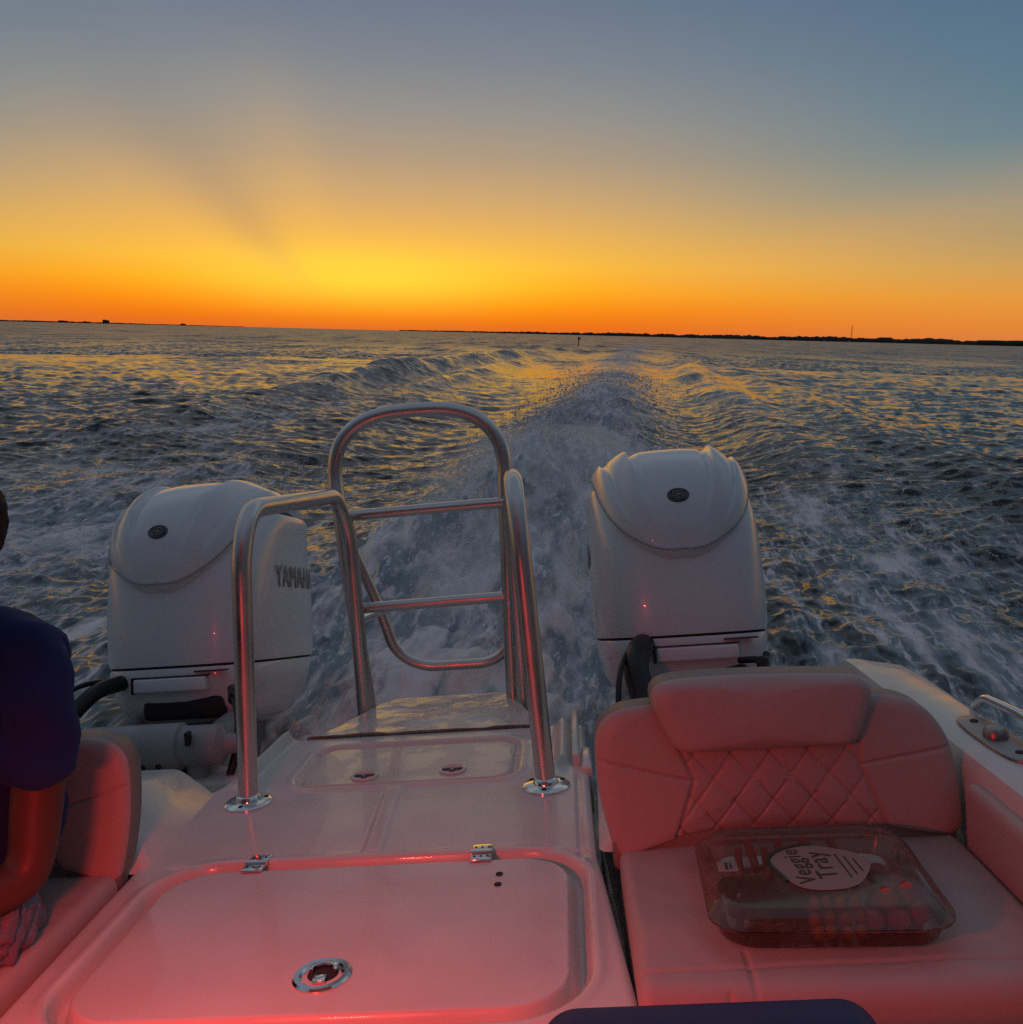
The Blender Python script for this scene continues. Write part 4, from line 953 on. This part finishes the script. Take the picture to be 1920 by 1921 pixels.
# ------------------------------------------------------------------ spray drops over the wash
def spray():
    P = []; Sz = []; Dn = []
    def emit(n_, sfun, hmax, size, spread):
        s = sfun(n_); nn = rng.normal(size=n_)*spread(s)+.1; X = wake_centre(s)+nn; base = wake_height(X, s)
        up = np.minimum(rng.exponential(1., n_), 2.2+rng.random(n_)*.8)*hmax(s, nn); P.append(np.stack([X, s, base+up], 1)); Sz.append(size*(.5+rng.exponential(.6, n_)))
        Dn.append(np.stack([rng.normal(size=n_)*.5+np.sign(nn)*.4, .9+rng.random(n_)*.8, rng.normal(size=n_)*.5+.5], 1))
    emit(22000, lambda n_: 4.2+rng.random(n_)**.7*7.5, lambda s, n: .02+.12*np.exp(-(n/.9)**2)*S(s, 4, 8), .0028, lambda s: .36+.06*s)
    emit(14000, lambda n_: 13.3+rng.normal(size=n_)*2.4, lambda s, n: .04+.25*np.exp(-((s-13.3)/2.2)**2-(n/.8)**2), .0040, lambda s: .72)
    emit(6000, lambda n_: 16+rng.random(n_)*16, lambda s, n: .05, .006, lambda s: .9)
    # sheets thrown out by both hulls
    for sgn, cnt in ((-1, 9000), (1, 7000)):
        s = 3.5+rng.random(cnt)**.9*8; nn = sgn*(2.0+rng.gamma(2., .8, cnt)); X = wake_centre(s)+nn
        P.append(np.stack([X, s, wake_height(X, s)+rng.exponential(.05, cnt)], 1)); Sz.append(.0035*(.5+rng.exponential(.6, cnt)))
        Dn.append(np.stack([sgn*(.5+rng.random(cnt)), .8+rng.random(cnt), rng.normal(size=cnt)*.3], 1))
    P = np.vstack(P); Sz = np.concatenate(Sz); Dn = np.vstack(Dn); Dn /= np.linalg.norm(Dn, axis=1)[:, None]
    ok = P[:, 1] > 3.1; P, Sz, Dn = P[ok], Sz[ok], Dn[ok]
    a = np.cross(Dn, rng.normal(size=Dn.shape)); a /= np.linalg.norm(a, axis=1)[:, None]; b = np.cross(Dn, a)
    el = (1.0+rng.exponential(1.1, len(P)))[:, None]; S3 = Sz[:, None]
    V = np.stack([P+Dn*S3*el, P-Dn*S3*el, P+a*S3, P+b*S3, P-a*S3, P-b*S3], 1).reshape(-1, 3)
    t = np.array([(0, 2, 3), (0, 3, 4), (0, 4, 5), (0, 5, 2), (1, 3, 2), (1, 4, 3), (1, 5, 4), (1, 2, 5)])
    F = (np.arange(len(P))[:, None, None]*6 + t[None]).reshape(-1, 3)
    return np_mesh(V, F)
dm = bpy.data.materials.new('spray_drops'); dm.use_nodes = True; nt = dm.node_tree; nt.nodes.clear()
d1 = N('ShaderNodeBsdfTranslucent'); d1.inputs[0].default_value = (.85, .88, .9, 1); d2 = N('ShaderNodeBsdfDiffuse'); d2.inputs[0].default_value = (.7, .74, .76, 1)
d3 = N('ShaderNodeBsdfGlossy'); d3.inputs['Roughness'].default_value = .15
m1 = N('ShaderNodeMixShader'); m1.inputs[0].default_value = .4; nt.links.new(d1.outputs[0], m1.inputs[1]); nt.links.new(d2.outputs[0], m1.inputs[2])
m2 = N('ShaderNodeMixShader'); m2.inputs[0].default_value = .12; nt.links.new(m1.outputs[0], m2.inputs[1]); nt.links.new(d3.outputs[0], m2.inputs[2])
oo = N('ShaderNodeOutputMaterial'); nt.links.new(m2.outputs[0], oo.inputs[0])
o = link('water_spray', spray(), dm); tag(o, kind='stuff')

# fine mist hanging over the wash
def mist(name, sec, dens, nscale):
    V = []; m_ = 28
    for (s, c, hw, z0, hh_) in sec:
        for k in range(m_):
            a = 2*math.pi*k/m_; V.append((wake_centre(s)+c+hw*math.cos(a), s, z0+hh_*math.sin(a)))
    q = grid_quads(len(sec), m_, True); me = new_mesh(V, [tuple(x_) for x_ in q]+[tuple(range(m_))[::-1], tuple(range((len(sec)-1)*m_, len(sec)*m_))])
    bm = bmesh.new(); bm.from_mesh(me); bmesh.ops.recalc_face_normals(bm, faces=bm.faces[:]); bm.to_mesh(me); bm.free()
    vm = bpy.data.materials.new(name); vm.use_nodes = True; global nt; nt = vm.node_tree; nt.nodes.clear()
    pv = N('ShaderNodeVolumePrincipled'); pv.inputs['Color'].default_value = (.93, .97, 1, 1); pv.inputs['Anisotropy'].default_value = .25
    t_ = N('ShaderNodeTexCoord'); mp_ = N('ShaderNodeMapping'); mp_.inputs['Scale'].default_value = (1, .55, 1); nt.links.new(t_.outputs['Object'], mp_.inputs[0])
    f_ = tex(nscale, 4, mp_.outputs[0], .6); sp_ = N('ShaderNodeSeparateXYZ'); nt.links.new(t_.outputs['Object'], sp_.inputs[0]); Yp = sp_.outputs[1]
    nn1 = mth('SUBTRACT', sp_.outputs[0], mth('ADD', -.60, mth('MULTIPLY', Yp, .119)))
    uu = mth('DIVIDE', nn1, mth('ADD', .42, mth('MULTIPLY', Yp, .075))); fo = mth('MAXIMUM', 0.0, mth('SUBTRACT', 1.0, mth('MULTIPLY', uu, uu)))
    fo = mth('MULTIPLY', fo, mth('MULTIPLY', sstep(Yp, 3.15, 4.2), sstep(Yp, 7.5, 12.2, 1., 0.))); fz_ = mth('MAXIMUM', 0.0, mth('SUBTRACT', 1.0, mth('DIVIDE', sp_.outputs[2], .74)))
    nt.links.new(mth('MULTIPLY', mth('MULTIPLY', fo, fz_), sstep(f_, .36, .66, dens*.05, dens*1.4)), pv.inputs['Density'])
    o_ = N('ShaderNodeOutputMaterial'); nt.links.new(pv.outputs[0], o_.inputs['Volume'])
    ob = link(name, me, vm); tag(ob, kind='stuff')
mist('water_mist', [(3.15, .15, .45, .0, .16), (3.6, .15, .68, .10, .42), (4.5, .15, .80, .18, .54), (6, .15, .92, .22, .60), (7.5, .15, 1.0, .20, .56), (9, .15, 1.1, .12, .48), (11, .15, 1.1, .05, .36), (12.5, .15, .9, .0, .2)], 1.3, 2.0)

# ------------------------------------------------------------------ render settings
sc.view_settings.view_transform = 'Standard'; sc.view_settings.look = 'None'; sc.view_settings.exposure = 0; sc.view_settings.gamma = 1
sc.cycles.use_denoising = False; sc.cycles.max_bounces = 8; sc.cycles.volume_bounces = 3; sc.cycles.transparent_max_bounces = 12
sc.cycles.sample_clamp_indirect = 3
